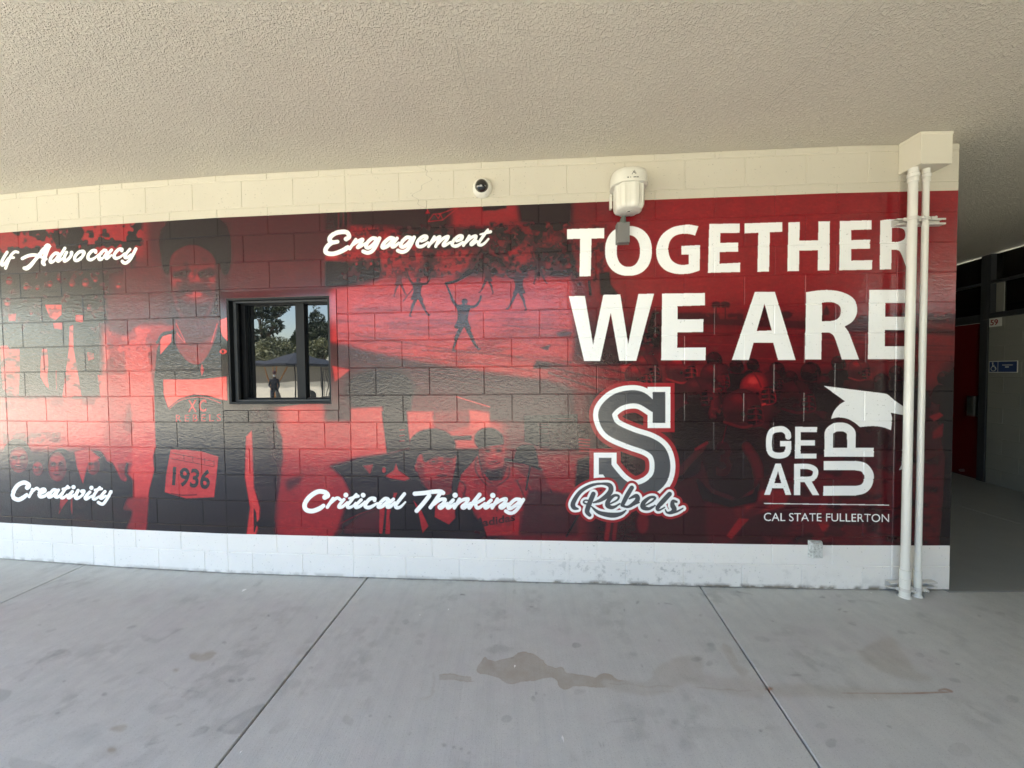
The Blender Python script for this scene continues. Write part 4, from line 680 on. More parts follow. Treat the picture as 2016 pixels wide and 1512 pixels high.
# ------------------------------------------------------------------ paving: slabs with open joints
JL=[-10.6,-8.25,-5.88,-3.51,-1.15,1.26,3.66,6.05,8.4]
def jx(j,y):                                       # joints fan out a little towards the round building
    x=JL[j]; return x+{3:-.012,4:.05,5:.12}.get(j,.05)*(y-2.1)
floor=thing('floor',None,None); tag(floor,None,None,None,'structure')
MB().box((-12,-2.0,-.30),(11,12.2,-.07)).build('joint_filler',M_EARTH,floor)
gap=.0045
def slab(x0a,x1a,x0b,x1b,y0,y1,seedz):
    q=MB(); z0,z1=-.09,0; c=.004
    V=[(x0a+gap,y0+gap),(x1a-gap,y0+gap),(x1b-gap,y1-gap),(x0b+gap,y1-gap)]; W_=[(x0a+gap+c,y0+gap+c),(x1a-gap-c,y0+gap+c),(x1b-gap-c,y1-gap-c),(x0b+gap+c,y1-gap-c)]
    q.add([(a,b,z0) for a,b in V]+[(a,b,z1-c) for a,b in V]+[(a,b,z1) for a,b in W_],[(0,3,2,1)]+[(i,(i+1)%4,4+(i+1)%4,4+i) for i in range(4)]+[(4+i,4+(i+1)%4,8+(i+1)%4,8+i) for i in range(4)]+[(8,9,10,11)])
    return q.build('floor_slab',M_SLAB,floor)
YF=2.585
for j in range(len(JL)-1):
    yb=-2.0
    if j<6: slab(jx(j,yb),jx(j+1,yb),jx(j,4.4),jx(j+1,4.4),yb,4.4,j) if j<5 else None
def slabpoly(P_):
    c=.004; n=len(P_); P_=np.array(P_,float); ctr=[]
    def inset(d):
        out=[]
        for i in range(n):
            a,b,e=P_[i-1],P_[i],P_[(i+1)%n]; u=(b-a)/np.linalg.norm(b-a); v=(e-b)/np.linalg.norm(e-b); nu=np.array([-u[1],u[0]]); nv=np.array([-v[1],v[0]]); m=nu+nv; out.append(b+m*d/(m@nu))
        return out
    A_,B_=inset(gap),inset(gap+c); q=MB()
    q.add([(*a,-.09) for a in A_]+[(*a,-c) for a in A_]+[(*a,0) for a in B_],[tuple(range(n))[::-1]]+[(i,(i+1)%n,n+(i+1)%n,n+i) for i in range(n)]+[(n+i,n+(i+1)%n,2*n+(i+1)%n,2*n+i) for i in range(n)]+[tuple(range(2*n,3*n))])
    return q.build('floor_slab',M_SLAB,floor)
slabpoly([(jx(5,-2.),-2.),(jx(6,-2.),-2.),(jx(6,YF),YF),(3.0,YF),(3.0,4.4),(jx(5,4.4),4.4)])
slab(jx(6,-2.),jx(7,-2.),jx(6,YF),jx(7,YF),-2.,YF,0); slab(jx(7,-2.),jx(8,-2.),jx(7,YF),jx(8,YF),-2.,YF,0)
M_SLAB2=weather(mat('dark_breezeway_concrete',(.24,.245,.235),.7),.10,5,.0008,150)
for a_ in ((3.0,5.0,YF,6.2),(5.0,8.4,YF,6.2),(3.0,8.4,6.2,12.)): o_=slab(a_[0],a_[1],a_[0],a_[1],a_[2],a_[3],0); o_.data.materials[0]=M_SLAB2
ground=link('ground',mesh('ground',[(-250,-250,-.012),(250,-250,-.012),(250,-2.0,-.012),(-250,-2.0,-.012),(-250,-2.0,-.012),(-12,-2.0,-.012),(-12,60,-.012),(-250,60,-.012),(11,-2.0,-.012),(250,-2.0,-.012),(250,60,-.012),(11,60,-.012),(-12,12.2,-.012),(11,12.2,-.012)],[(0,1,2,3),(4,5,6,7),(8,9,10,11),(12,13,11,6)],M_GROUND)); tag(ground,None,None,None,'structure')
# ------------------------------------------------------------------ ceiling: one stuccoed slab, canopy edge behind the camera
EDGE=-.7
ceil=MB(); ceil.box((-12,EDGE,HC),(.65,2.0,HC+.34)); ceil.box((.65,-4.2,HC),(11,2.0,HC+.34)); ceil.box((-12,2.0,HC),(11,12.2,HC+.34))  # right part behind the camera is unseen, shaped to keep light off that side
ceiling=thing('ceiling',None,None); tag(ceiling,None,None,None,'structure')
ceil.build('stucco_slab',M_CEIL,ceiling)
MB().box((-12.05,EDGE-.05,HC-.10),(.60,EDGE,HC+.36)).box((.60,-4.25,HC-.10),(.65,EDGE,HC+.36)).build('fascia',M_BOARD,ceiling)  # second box edges the unseen right part of the canopy
def ribbon(pts,w,z): 
    V=[];F=[]
    for i,(x,y) in enumerate(pts):
        a=np.array(pts[max(i-1,0)]); b=np.array(pts[min(i+1,len(pts)-1)]); d=(b-a)/np.linalg.norm(b-a); n=np.array([-d[1],d[0]])*w*(.5+random.random()*.7)
        V+=[(x+n[0],y+n[1],z),(x-n[0],y-n[1],z)]
        if i: k=2*i; F.append((k-2,k-1,k+1,k))
    return V,F
M_CRACK=mat('hairline_crack',(.42,.39,.33),.9)
for pr in ([(1700,0),(1660,52),(1622,100),(1597,122),(1570,152),(1540,180),(1500,225)],[(898,90),(905,120),(915,150),(924,185),(928,200)],[(112,378),(180,366)]):
    pts=[]
    for a,b in zip(pr[:-1],pr[1:]):
        for k in range(5): tt=k/5; q=onz(a[0]+(b[0]-a[0])*tt+random.uniform(-.8,.8),a[1]+(b[1]-a[1])*tt,HC); pts.append((q[0],q[1]))
    V,F=ribbon(pts,.0014,HC-.004); link('crack',mesh('crack',V,F,M_CRACK),ceiling)
# ------------------------------------------------------------------ the block wall with the mural
wall=thing('block_wall','long curving painted block wall printed with a red and black school mural','wall',(0,0,0))
PITCHB,ROWH,JT=.4064,.2032,.0019
S1,S2,S3=s_of_x(-3.241),s_of_x(-2.24),s_of_x(-1.216); u5=(S3-S1)/5
SEND=s_of_x(3.037); SB=s_of_x(-4.62)
def rowz(r): return (0 if r==0 else .166+ROWH*(r-1), HC-.002 if r==15 else .166+ROWH*r)
WIN=(s_of_x(-2.225),s_of_x(-1.307),1.277,2.180)
bcache={}
def block_mesh(w,h,var):
    k=(round(w*250)/250,round(h*250)/250,var)
    if k in bcache: return bcache[k]
    w,h=k[0],k[1]; c=.0036; d=.10; e=.0012*(var-1)
    V=[(-w/2,d,-h/2),(w/2,d,-h/2),(w/2,d,h/2),(-w/2,d,h/2),(-w/2,c,-h/2),(w/2,c+e*.3,-h/2),(w/2,c,h/2),(-w/2,c+e*.2,h/2),(-w/2+c,0,-h/2+c),(w/2-c,e*.15,-h/2+c),(w/2-c,0,h/2-c),(-w/2+c,e*.2,h/2-c)]
    F=[(0,1,2,3)]+[(i,4+i,4+(i+1)%4,(i+1)%4) for i in range(4)]+[(4+i,8+i,8+(i+1)%4,4+(i+1)%4) for i in range(4)]+[(8,11,10,9)]
    me=mesh('block',V,F,M_WALL); b=bmesh.new(); b.from_mesh(me); bmesh.ops.recalc_face_normals(b,faces=b.faces); b.to_mesh(me); b.free()
    bcache[k]=me; return me
nb_=0; LEFT=[]
def put_block(s0,s1,z0,z1,stuff=None):
    global nb_
    w=s1-s0-2*JT; h=z1-z0-2*JT
    if w<.02 or h<.02: return
    a=at_s(s0+JT); b=at_s(s1-JT); d=b-a; L=float(np.hypot(*d)); mid=(a+b)/2; ang=math.atan2(d[1],d[0])
    me=block_mesh(L,h,random.randint(0,3))
    M=Matrix.Translation((mid[0]+.001*0,mid[1]+random.uniform(-.0006,.0006),(z0+z1)/2))@Matrix.Rotation(ang,4,'Z')
    if stuff is not None:
        stuff.add([tuple(M@v.co) for v in me.vertices],[tuple(p.vertices) for p in me.polygons]); return
    o=link('block',me,wall); o.location=M.translation; o.rotation_euler=(random.uniform(-.0012,.0012),0,ang); nb_+=1
far=MB(); coping=MB()
for r in range(16):
    z0,z1=rowz(r); odd=r%2==1; cuts=[SB-.9]
    lj=[S1-2.5*u5-2.5*u5]+[S1-2.5*u5-k*u5 for k in ((.5,1.5) if odd else (1,2))]+[S1-2.5*u5]+[S1-k*u5 for k in ((1,2) if odd else (.5,1.5))]+[S1]
    rj=[S1+k*u5 for k in ((.5,1.5,3.5,4.5) if odd else (1,2,3,4))]+([S1+2.5*u5] if r<12 or odd else [])+[S3]
    kk=(.5 if odd else 1)
    v=S3+kk*PITCHB
    while v<SEND-.05: rj.append(v); v+=PITCHB
    if not odd: rj.append(S3+9.5*PITCHB)
    js=sorted(x for x in lj+rj)+[SEND]
    for s0,s1 in zip(js[:-1],js[1:]):
        if s1-s0<.03: continue
        tgt=None if s1>s_of_x(-4.50) and r<15 else (far if r<15 else coping)
        w0,w1,wz0,wz1=WIN
        if s1<=w0+.01 or s0>=w1-.01 or z1<=wz0 or z0>=wz1-.005: put_block(s0,s1,z0,z1,tgt)
        else:
            if s0<w0-.02: put_block(s0,w0,z0,z1,tgt)
            if s1>w1+.02: put_block(w1,s1,z0,z1,tgt)
            if z0<wz0-.03: put_block(max(s0,w0),min(s1,w1),z0,wz0,tgt)
tag(far.build('block_courses',M_WALL,wall),kind='stuff'); tag(coping.build('top_course',M_WALL,wall),kind='stuff')
# mortar bed behind the block faces, same paint, with the window opening
q=MB(); ss=sorted(set([0]+list(SACC[1:-1])+[WIN[0],WIN[1],SEND-.004])); zz=[0,WIN[2],WIN[3],HC-.001]
for s0,s1 in zip(ss[:-1],ss[1:]):
    for z0,z1 in zip(zz[:-1],zz[1:]):
        if s0>=WIN[0]-.001 and s1<=WIN[1]+.001 and z0==WIN[2]: continue
        a,b=at_s(s0),at_s(s1); d=(b-a)/np.hypot(*(b-a)); n=np.array([-d[1],d[0]])
        f0,f1=a+n*.0036,b+n*.0036; g0,g1=a+n*.19,b+n*.19
        q.add([(*f0,z0),(*f1,z0),(*g1,z0),(*g0,z0),(*f0,z1),(*f1,z1),(*g1,z1),(*g0,z1)],[(0,1,5,4),(3,7,6,2),(0,3,2,1),(4,5,6,7),(0,4,7,3),(1,2,6,5)])
q.build('mortar_bed',M_WALL,wall)
# return of the wall into the breezeway
MB().box((2.84,2.72,0),(3.033,12,HC-.001)).build('return_wall',M_BLOCK,wall)
# ------------------------------------------------------------------ window in the wall
a,b=np.array([-2.24,2.936]),np.array([-1.216,2.855]); wang=math.atan2((b-a)[1],(b-a)[0])
win=thing('window_unit',None,None,(0,0,0)); win.parent=wall
win.name='window'
WM=Matrix.Translation((-1.766,float(ypath(-1.766)),0))@Matrix.Rotation(wang,4,'Z')
ox0,ox1=-.409,.409; tx0,tx1=-.460,.462; tz0,tz1,oz0,oz1=1.276,2.181,1.323,2.130
def ring(mb,x0,x1,z0,z1,X0,X1,Z0,Z1,y0,y1):
    V=[(X0,y0,Z0),(X1,y0,Z0),(X1,y0,Z1),(X0,y0,Z1),(x0,y0,z0),(x1,y0,z0),(x1,y0,z1),(x0,y0,z1)]; V+=[(x,y1,z) for x,_,z in V]
    F=[]
    for i in range(4):
        j=(i+1)%4; F+=[(i,j,4+j,4+i),(8+i,12+i,12+j,8+j),(i,8+i,8+j,j),(4+i,4+j,12+j,12+i)]
    mb.add([tuple(WM@Vector(v)) for v in V],F); return mb
tr=ring(MB(),ox0,ox1,oz0,oz1,tx0,tx1,tz0,tz1,-.006,.03).build('trim',M_TRIM,win,bevel=.0015); 
fr=ring(MB(),ox0+.016,ox1-.016,oz0+.016,oz1-.016,ox0,ox1,oz0,oz1,-.004,.20).build('frame',M_BLACKF,win,bevel=.001)
ring(MB(),ox0+.040,ox1-.030,oz0+.030,oz1-.028,ox0+.016,ox1-.016,oz0+.016,oz1-.016,.036,.060).build('frame_lip',M_FRAMEG,fr,bevel=.001)
ring(MB(),ox0+.058,ox1-.045,oz0+.040,oz1-.034,ox0+.016,ox1-.016,oz0+.016,oz1-.016,.105,.15).build('sash',M_BLACKF,fr,bevel=.001)
mu=MB(); mu.add([tuple(WM@Vector(v)) for v in [(x,y,z) for z in (oz0+.02,oz1-.02) for x,y in ((.072,.097),(.142,.097),(.142,.15),(.072,.15))]],[(0,3,2,1),(4,5,6,7),(0,1,5,4),(1,2,6,5),(2,3,7,6),(3,0,4,7)]); mu.build('mullion',M_BLACKF,fr,bevel=.001)
gl=MB(); gl.add([tuple(WM@Vector(v)) for v in [(x,y,z) for z in (oz0+.03,oz1-.03) for x,y in ((ox0+.02,.125),(ox1-.02,.125),(ox1-.02,.131),(ox0+.02,.131))]],[(0,3,2,1),(4,5,6,7),(0,1,5,4),(1,2,6,5),(2,3,7,6),(3,0,4,7)]); gl.build('glass',M_GLASS,win)
# ------------------------------------------------------------------ dome camera
y0=float(ypath(-.198)); nrm=math.atan2(-.066,1)
dc=thing('security_camera','small round white dome camera on the cream band above the mural','camera',(-.198,y0,2.868),nrm)
MB().lathe([(0,0),(.070,0),(.071,-.012),(.068,-.026),(.058,-.040),(.051,-.046),(.047,-.046),(.047,-.03)],n=40,ax='y').build('housing',M_PLAST,dc,True)
MB().lathe([(.0465,-.040),(.045,-.052),(.039,-.066),(.029,-.077),(.016,-.084),(.0005,-.086)],n=32,ax='y').build('dome',M_DOME,dc,True)
MB().box((.028,-.036,-.056),(.031,-.030,-.047)).build('screw',M_INKD,dc); MB().box((-.065,-.032,.0),(-.062,-.026,.006)).build('screw',M_INKD,dc)
# ------------------------------------------------------------------ white drum-shaped housing and its box
y0=float(ypath(.842)); wf=thing('wireless_housing','bulky off-white ribbed plastic drum housing with a skirted cap, above the word TOGETHER','housing',(.806,y0,0),-.06)
def dcyl(mb,zs,sc,rx,ry,cy,n=64,rib=0):
    base=len(mb.v)
    for z,k in zip(zs,sc):
        for i in range(n):
            q=2*math.pi*i/n; w=1-rib*max(0,min(1,.5+2.2*math.cos(q*8+1.1)))
            c,s_=math.cos(q),math.sin(q); e=.82
            x=rx*k*w*math.copysign(abs(c)**e,c); y=ry*k*w*math.copysign(abs(s_)**e,s_)
            mb.v.append((x,min(cy+y,-.002),z))
    for j in range(len(zs)-1):
        for i in range(n): mb.f.append((base+j*n+i,base+j*n+(i+1)%n,base+(j+1)*n+(i+1)%n,base+(j+1)*n+i))
    mb.f.append(tuple(base+i for i in range(n))); mb.f.append(tuple(base+(len(zs)-1)*n+i for i in range(n))[::-1]); return mb
dcyl(MB(),[2.622,2.626,2.636,2.650,2.67,2.80,2.86],[.80,.87,.935,.975,.99,1.0,1.0],.100,.103,-.107,96,.075).build('body',M_PLAST,wf,True)
cap=MB(); dcyl(cap,[2.776,2.80,2.84,2.862,2.873],[1.0,1.0,.985,.94,.84],1.0*.121,.118,-.107,64,0).build('cap',M_PLAST,wf,True)
MB().box((-.108,-.034,2.68),(-.094,-.001,2.78)).build('bracket',M_PLAST,wf)
MB().lathe([(.018,.0),(.016,-.003),(.011,-.003),(.011,.002)],(0.0,-.12,2.621),20).build('drain_ring',M_PLAST,wf,True); MB().lathe([(.0095,0),(.001,-.0005)],(0,-.12,2.6195),16).build('drain_hole',M_INKD,wf)
mk=MB(); yc=-.2265
for a_,b_ in (((.000,2.835),(.010,2.822)),((.010,2.838),(.016,2.815)),((.002,2.824),(.016,2.826)),((-.006,2.812),(.001,2.824)),((.020,2.817),(.022,2.820))): mk.tube([(a_[0],yc+.0006,a_[1]),(b_[0],yc+.0006,b_[1])],.0016,5)
for k,xx in enumerate((-.034,-.029,-.016,.004,.009,.014,.019,.027,.032)): mk.box((xx,yc-.0004,2.792),(xx+.0035,yc+.004,2.798))
mk.build('printed_mark',M_INKD,wf)
jb=thing('grey_adapter','small grey plastic box below the drum housing, over the first O of TOGETHER','junction box',(.788,float(ypath(.788)),2.510),-.06)
MB().box((-.0425,-.046,-.070),(.0425,-.004,.070)).build('box_body',M_GREYP,jb,bevel=.003); MB().box((-.046,-.010,-.074),(.046,-.001,.062)).build('back_plate',M_GREYP,jb,bevel=.001)
cb=thing('cable','short grey cable drooping from the drum housing into the grey box','cable',(.788,float(ypath(.788)),2.58),-.06)
MB().tube([(.012,-.040,.075),(.004,-.036,.04),(.000,-.030,.018),(.0,-.026,-.002)],[.016,.015,.021,.024],12).build('cable_sleeve',M_RUBBER,cb,True)
# ------------------------------------------------------------------ enclosure, pipes, struts
bx=thing('junction_enclosure','cream painted metal box under the ceiling that both pipes rise into','box',(2.733,2.48,2.955))
MB().box((-.102,0,-.100),(.102,.14,.101)).build('box_body',M_ENCL,bx,bevel=.002)
MB().box((-.105,-.002,.086),(.105,.135,.1025)).build('lid_flange',M_ENCL,bx,bevel=.001); MB().box((-.1035,-.0035,-.101),(-.092,.13,.084)).build('corner_seam',M_ENCL,bx,bevel=.001)
def pipe(label,x,y,r,coup):
    p=thing('pipe',label,'pipe',(x,y,0),0,'vertical pipes at the wall corner')
    MB().tube([(0,0,-.01),(0,0,.1),(0,0,2.846)],r,32).build('tube',M_PIPE,p,True)
    MB().lathe([(r+.001,2.765),(r+.004,2.768),(r+.004,2.790),(r+.0015,2.795),(r+.007,2.800),(r+.008,2.815),(r+.002,2.820),(r+.002,2.852)],n=32).build('collar',M_PIPE,p,True)
    if coup: MB().lathe([(r+.0005,.126),(r+.005,.128),(r+.005,.185),(r+.0005,.188)],n=32).build('coupling',M_PIPE,p,True); MB().lathe([(r+.0005,.0),(r+.004,.0),(r+.004,.122),(r+.0005,.124)],n=32).build('coupling',M_PIPE,p,True)
    else: MB().lathe([(r+.0005,.0),(r+.0035,.0),(r+.0035,.175),(r+.0005,.178)],n=32).build('coupling',M_PIPE,p,True)
    MB().lathe([(r+.012,-.002),(r+.009,.006),(r+.004,.012),(r+.001,.016)],n=20).build('foot_seal',M_PIPE,p,True)
    for z in (2.526,.052):
        MB().lathe([(r+.0045,z-.011),(r+.0065,z-.009),(r+.0065,z+.009),(r+.0045,z+.011)],n=32).build('clamp',M_STRUT,p,True)
        MB().box((r+.002,-.022,z-.010),(r+.026,-.017,z+.010)).build('clamp_ear',M_STRUT,p); MB().box((r+.002,-.006,z-.010),(r+.026,-.001,z+.010)).build('clamp_ear',M_STRUT,p); MB().tube([(r+.018,-.034,z),(r+.018,-.0235,z),(r+.018,-.0234,z),(r+.018,.012,z)],[.009,.009,.0045,.0045],8).build('bolt',M_STRUT,p)
        MB().box((-r-.022,.004,z-.010),(-r+.004,.012,z+.010)).build('clamp_ear',M_STRUT,p)
pipe('thicker white pipe on the left, floor to ceiling box, crossing the last E of ARE',2.642,2.534,.0245,True)
pipe('thinner white pipe on the right of the pair, next to the wall corner',2.734,2.540,.0178,False)
def strut(z,label):
    s_=thing('strut_channel',label,'bracket',(0,0,z),0,'channel brackets that hold the pipes'); y1=float(ypath(2.75))-.001; y0=y1-.042
    a=MB(); X0,X1=2.588,2.912
    a.box((X0,y1-.003,-.0205),(X1,y1,.0205)); a.box((X0,y0,.0175),(X1,y1-.003,.0205)); a.box((X0,y0,-.0205),(X1,y1-.003,-.0175)); a.box((X0,y0,.0095),(X1,y0+.0028,.0175)); a.box((X0,y0,-.0175),(X1,y0+.0028,-.0095))
    a.build('channel',M_STRUT,s_)
strut(2.526,'short metal channel bracket across the R of TOGETHER behind the pipes'); strut(.052,'short metal channel bracket just above the paving behind the pipes')
ob=thing('outlet_box','small dirty white box on the white base band under the words CAL STATE FULLERTON','outlet',(2.113,float(ypath(2.113)),.286),-.05)
q=MB(); q.add([(-.044,0,-.058),(.044,0,-.058),(.044,0,.058),(-.044,0,.058),(-.041,-.014,-.056),(.041,-.014,-.056),(.041,-.014,.056),(-.041,-.014,.056),(-.031,-.034,-.052),(.031,-.034,-.052),(.031,-.034,.046),(-.031,-.034,.046)],[(0,1,2,3)]+[(i,(i+1)%4,4+(i+1)%4,4+i) for i in range(4)]+[(4+i,4+(i+1)%4,8+(i+1)%4,8+i) for i in range(4)]+[(8,9,10,11)])
M_OUT=mat('grimy_white_plastic',(.6,.61,.59),.5); t=NT(M_OUT); t.l(t.mix(t.mr(t.noise(t.pos(),60,5,.7),.45,.65,0,.75),(.60,.61,.59),(.20,.20,.17)),t.b.inputs['Base Color'])
q.build('cover',M_OUT,ob,bevel=.0015)
# litter on the paving
for (lx,ly,lab,n) in [(481,1163,'torn scrap of white paper on the paving below Creativity, nearest the wall',.022),(883,1201,'tiny white paper scrap in front of the wall left of the brown stain',.014),(1108,1456,'narrow white paper strip nearest the camera',.024),(1014,1313,'crumb of white paper lying on the brown stain',.012),(707,1137,'white scrap caught at the wall foot where a paving joint meets it',.016),(827,1212,'small white crumb left of the scrap on the middle slab',.009),(1715,1168,'bright white flake close to the wall left of the pipes',.012),(1724,1379,'white speck on the right slab below the rust streak',.008),(475,1482,'white shred beside the left paving joint near the frame bottom',.011)]:
    c=onz(lx,ly); k=random.uniform(0,3); V=[]
    for i in range(6): q_=i*math.pi/3+k; rr=n*(.55+.5*random.random())*(1.0 if i%3 else .6); V.append((rr*math.cos(q_)*(.55 if lx!=1108 else .3),rr*math.sin(q_),.002+random.random()*.005))
    V.append((0,0,.006)); me=mesh('paper_scrap',V,[(i,(i+1)%6,6) for i in range(6)],M_PAPER); o=link('paper_scrap',me,None,(c[0],c[1],.0005)); tag(o,lab,'litter','paper scraps on the paving')
# ------------------------------------------------------------------ breezeway at the right: classroom front
A=np.array([6.404,5.209]); B=np.array([6.294,4.656]); dv=(B-A)/np.linalg.norm(B-A); CN=np.array([dv[1],-dv[0]])   # towards the camera, and the face normal
CR=Matrix(((dv[0],-CN[0],0,A[0]),(dv[1],-CN[1],0,A[1]),(0,0,1,0),(0,0,0,1)))     # local x runs along the wall to the camera, local -y faces the breezeway
cw=thing('classroom_wall','grey-white painted block wall across the dark breezeway at the right','wall'); cw.matrix_world=CR
cmesh={}
rnd=MB()
for r in range(11):
    z0,z1=r*ROWH,min((r+1)*ROWH,2.20); off=0 if r%2 else PITCHB/2; x=.10; nx=.10+(PITCHB if r%2 else PITCHB/2)
    while x<6.4:
        w=nx-x-.006; h=z1-z0-.006
        if x<1.35:
            k=(round(w,3),round(h,3))
            if k not in cmesh:
                c=.003; b_=MB(); b_.add([(0,.1,0),(w,.1,0),(w,.1,h),(0,.1,h),(0,c,0),(w,c,0),(w,c,h),(0,c,h),(c,0,c),(w-c,0,c),(w-c,0,h-c),(c,0,h-c)],[(0,1,2,3)]+[(i,4+i,4+(i+1)%4,(i+1)%4) for i in range(4)]+[(4+i,8+i,8+(i+1)%4,4+(i+1)%4) for i in range(4)]+[(8,11,10,9)])
                cmesh[k]=mesh('block',b_.v,b_.f,M_BLOCK)
            link('block',cmesh[k],cw,(x+.003,0,z0+.003))
        else: rnd.box((x+.003,0,z0+.003),(nx-.003,.1,z1-.003))
        x=nx; nx+=PITCHB
tag(rnd.build('block_courses',M_BLOCK,cw),kind='stuff'); MB().box((.10,.003,0),(6.4,.19,2.20)).build('mortar_bed',M_BLOCK,cw)
MB().box((.10,-.01,2.205),(6.4,.10,2.27)).build('sill_rail',M_FRAMEG,cw)
for x0,x1 in ((.12,1.9),(1.96,3.8)):
    w=MB().box((x0,.05,2.275),(x1,.056,3.05)).build('transom_glass',M_GLASS2,cw)
    MB().box((x0-.04,-.01,2.275),(x0,.09,3.055)).build('transom_post',M_FRAMEG,cw); 
MB().box((.14,.035,2.28),(.235,.048,2.66)).build('pale_reflection_strip',M_BLOCK,cw)  # pale strip that stands in for a reflection in the transom glass
MB().box((.12,-.01,2.665),(3.8,.09,2.70)).build('transom_bar',M_FRAMEG,cw)
dr=thing('door','dark red door with a steel lever plate beside the white wall marked 59','door'); dr.matrix_world=CR
MB().box((-1.0,.03,.012),(-.008,.075,2.155)).build('door_leaf',M_DOOR,dr,bevel=.002)
MB().box((-.008,-.012,0),(.092,.10,2.19)).build('jamb',M_FRAMEG,dr,bevel=.002); MB().box((-1.08,-.012,2.158),(-.010,.10,2.27)).build('head',M_FRAMEG,dr,bevel=.002); MB().box((-1.09,-.012,0),(-1.002,.10,2.157)).build('jamb',M_FRAMEG,dr,bevel=.002)
MB().box((-1.0,.04,0),(-.01,.10,.014)).build('threshold',M_FRAMEG,dr)
ht=MB(); ht.box((-.145,-.03,.872),(-.035,.028,1.155)); ph=ht.build('pull_plate',M_STEEL,dr,bevel=.006); MB().box((-.128,-.034,.90),(-.052,-.028,1.13)).build('recess',M_INKD,ph); 
MB().lathe([(0.001,-.05),(.018,-.045),(.022,-.02),(.022,.0)],(-.24,.03,.075),16,'y').build('door_stop',M_STEEL,dr,True)
MB().box((-1.08,.05,2.275),(-.01,.056,3.05)).build('transom_glass',M_GLASS2,dr); MB().box((-1.08,-.01,2.665),(-.01,.09,2.70)).build('transom_bar',M_FRAMEG,dr)
MB().box((-.008,-.012,2.192),(.092,.10,3.055)).build('mullion',M_FRAMEG,dr)
# far end and flank of the breezeway
bw=thing('breezeway_end_wall','unlit wall closing the far end of the breezeway','wall'); MB().box((3.04,11.6,0),(8.5,11.8,HC-.001)).build('wall_face',M_BLOCK,bw)
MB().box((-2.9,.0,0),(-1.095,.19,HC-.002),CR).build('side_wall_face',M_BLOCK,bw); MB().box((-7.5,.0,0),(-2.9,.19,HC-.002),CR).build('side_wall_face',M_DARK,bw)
# signs
def textobj(name,body,m,parent,M,h,wt=0,depth=.0012):
    cu=bpy.data.curves.new('t','FONT'); cu.body=body; cu.extrude=depth; cu.offset=wt; ob=bpy.data.objects.new('t',cu); COL.objects.link(ob)
    me=bpy.data.meshes.new_from_object(ob.evaluated_get(bpy.context.evaluated_depsgraph_get())); bpy.data.objects.remove(ob); bpy.data.curves.remove(cu)
    V=np.array([v.co for v in me.vertices]); mn,mx=V.min(0),V.max(0); s_=h/(mx[1]-mn[1])
    for v in me.vertices: v.co=M@Vector(((v.co.x-mn[0])*s_,(v.co.y-mn[1])*s_,v.co.z))
    me.materials.clear(); me.materials.append(m); me.name=name; return link(name,me,parent)
TXT=Matrix(((1,0,0,0),(0,0,-1,0),(0,1,0,0),(0,0,0,1)))       # lettering upright, facing local -y
sg=thing('room_number_sign','small pale square sign reading 59 in dark red beside the door top','sign'); sg.matrix_world=CR
MB().box((.105,-.004,2.085),(.262,-.0005,2.198)).build('sign_plate',M_SIGNW,sg); textobj('numerals','59',M_REDL,sg,Matrix.Translation((.122,-.0045,2.105))@TXT,.075,.02)
sg=thing('access_sign','small blue wheelchair access sign on the pale wall right of the red door','sign'); sg.matrix_world=CR
MB().box((.118,-.004,1.480),(.465,-.0005,1.632)).build('sign_border',M_SIGNW,sg); MB().box((.126,-.006,1.489),(.228,-.004,1.623)).build('sign_panel',M_SIGNB,sg); MB().box((.236,-.006,1.489),(.457,-.004,1.623)).build('sign_panel',M_SIGNB,sg)
w=MB(); Y=-.0065
w.lathe([(.034,0),(.034,-.001),(.027,-.001),(.027,0)],(.178,Y,1.532),24,'y'); w.lathe([(.010,0),(.010,-.001),(.001,-.001)],(.168,Y,1.606),14,'y')
for p_ in ([(.168,1.594),(.172,1.560),(.196,1.558),(.206,1.530),(.215,1.528)],[(.170,1.578),(.192,1.577)]): w.tube([(x,Y,z) for x,z in p_],.0045,5)
w.build('wheelchair_symbol',M_SIGNW,sg)
w=MB(); w.box((.285,-.0075,1.573),(.410,-.006,1.582)); w.box((.322,-.0075,1.545),(.365,-.006,1.560)); w.build('sign_text_lines',M_SIGNW,sg)
# ------------------------------------------------------------------ courtyard behind the camera (seen in the window and lighting the wall)
def leaves(n,blobs,size,seed,m,name,parent,loc=(0,0,0)):
    g=np.random.RandomState(seed); V=[];F=[]
    wts=np.array([b[3]*b[4]*b[5] for b in blobs]); wts=wts/wts.sum(); idx=g.choice(len(blobs),n,p=wts)
    for i in idx:
        b=blobs[i]; d=g.normal(size=3); d/=np.linalg.norm(d); r=(.45+.55*g.rand()**.6)
        c=np.array(b[:3])+d*r*np.array(b[3:6]); a=g.normal(size=3); a/=np.linalg.norm(a); e=np.cross(a,g.normal(size=3)); e/=np.linalg.norm(e)+1e-9
        s_=size*(.6+.8*g.rand()); k=len(V); V+=[c-a*s_,c+e*s_*.45,c+a*s_,c-e*s_*.45]; F.append((k,k+1,k+2,k+3))
    return link(name,mesh(name,V,F,m),parent,loc)
def tree(name,label,x,y,h,blobs,n,size,m,seed,bark=M_BARK,r=.16,group=None,limbs=5):
    t_=thing(name,label,'tree',(x,y,0),0,group); g=random.Random(seed); q=MB(); top=h*.62
    q.tube([(0,0,-.05),(.05*h*.2,0,top*.5),(g.uniform(-.2,.2),g.uniform(-.2,.2),top)],[r,r*.75,r*.4],8)
    for k in range(limbs):
        b=blobs[k%len(blobs)]; q.tube([(0,0,top*(.45+.1*k/limbs)),(b[0]*.5,b[1]*.5,(top*.6+b[2])*.5),(b[0],b[1],b[2])],[r*.5,r*.3,r*.1],6)
    q.build('trunk',bark,t_); leaves(n,blobs,size,seed,m,'crown',t_); return t_
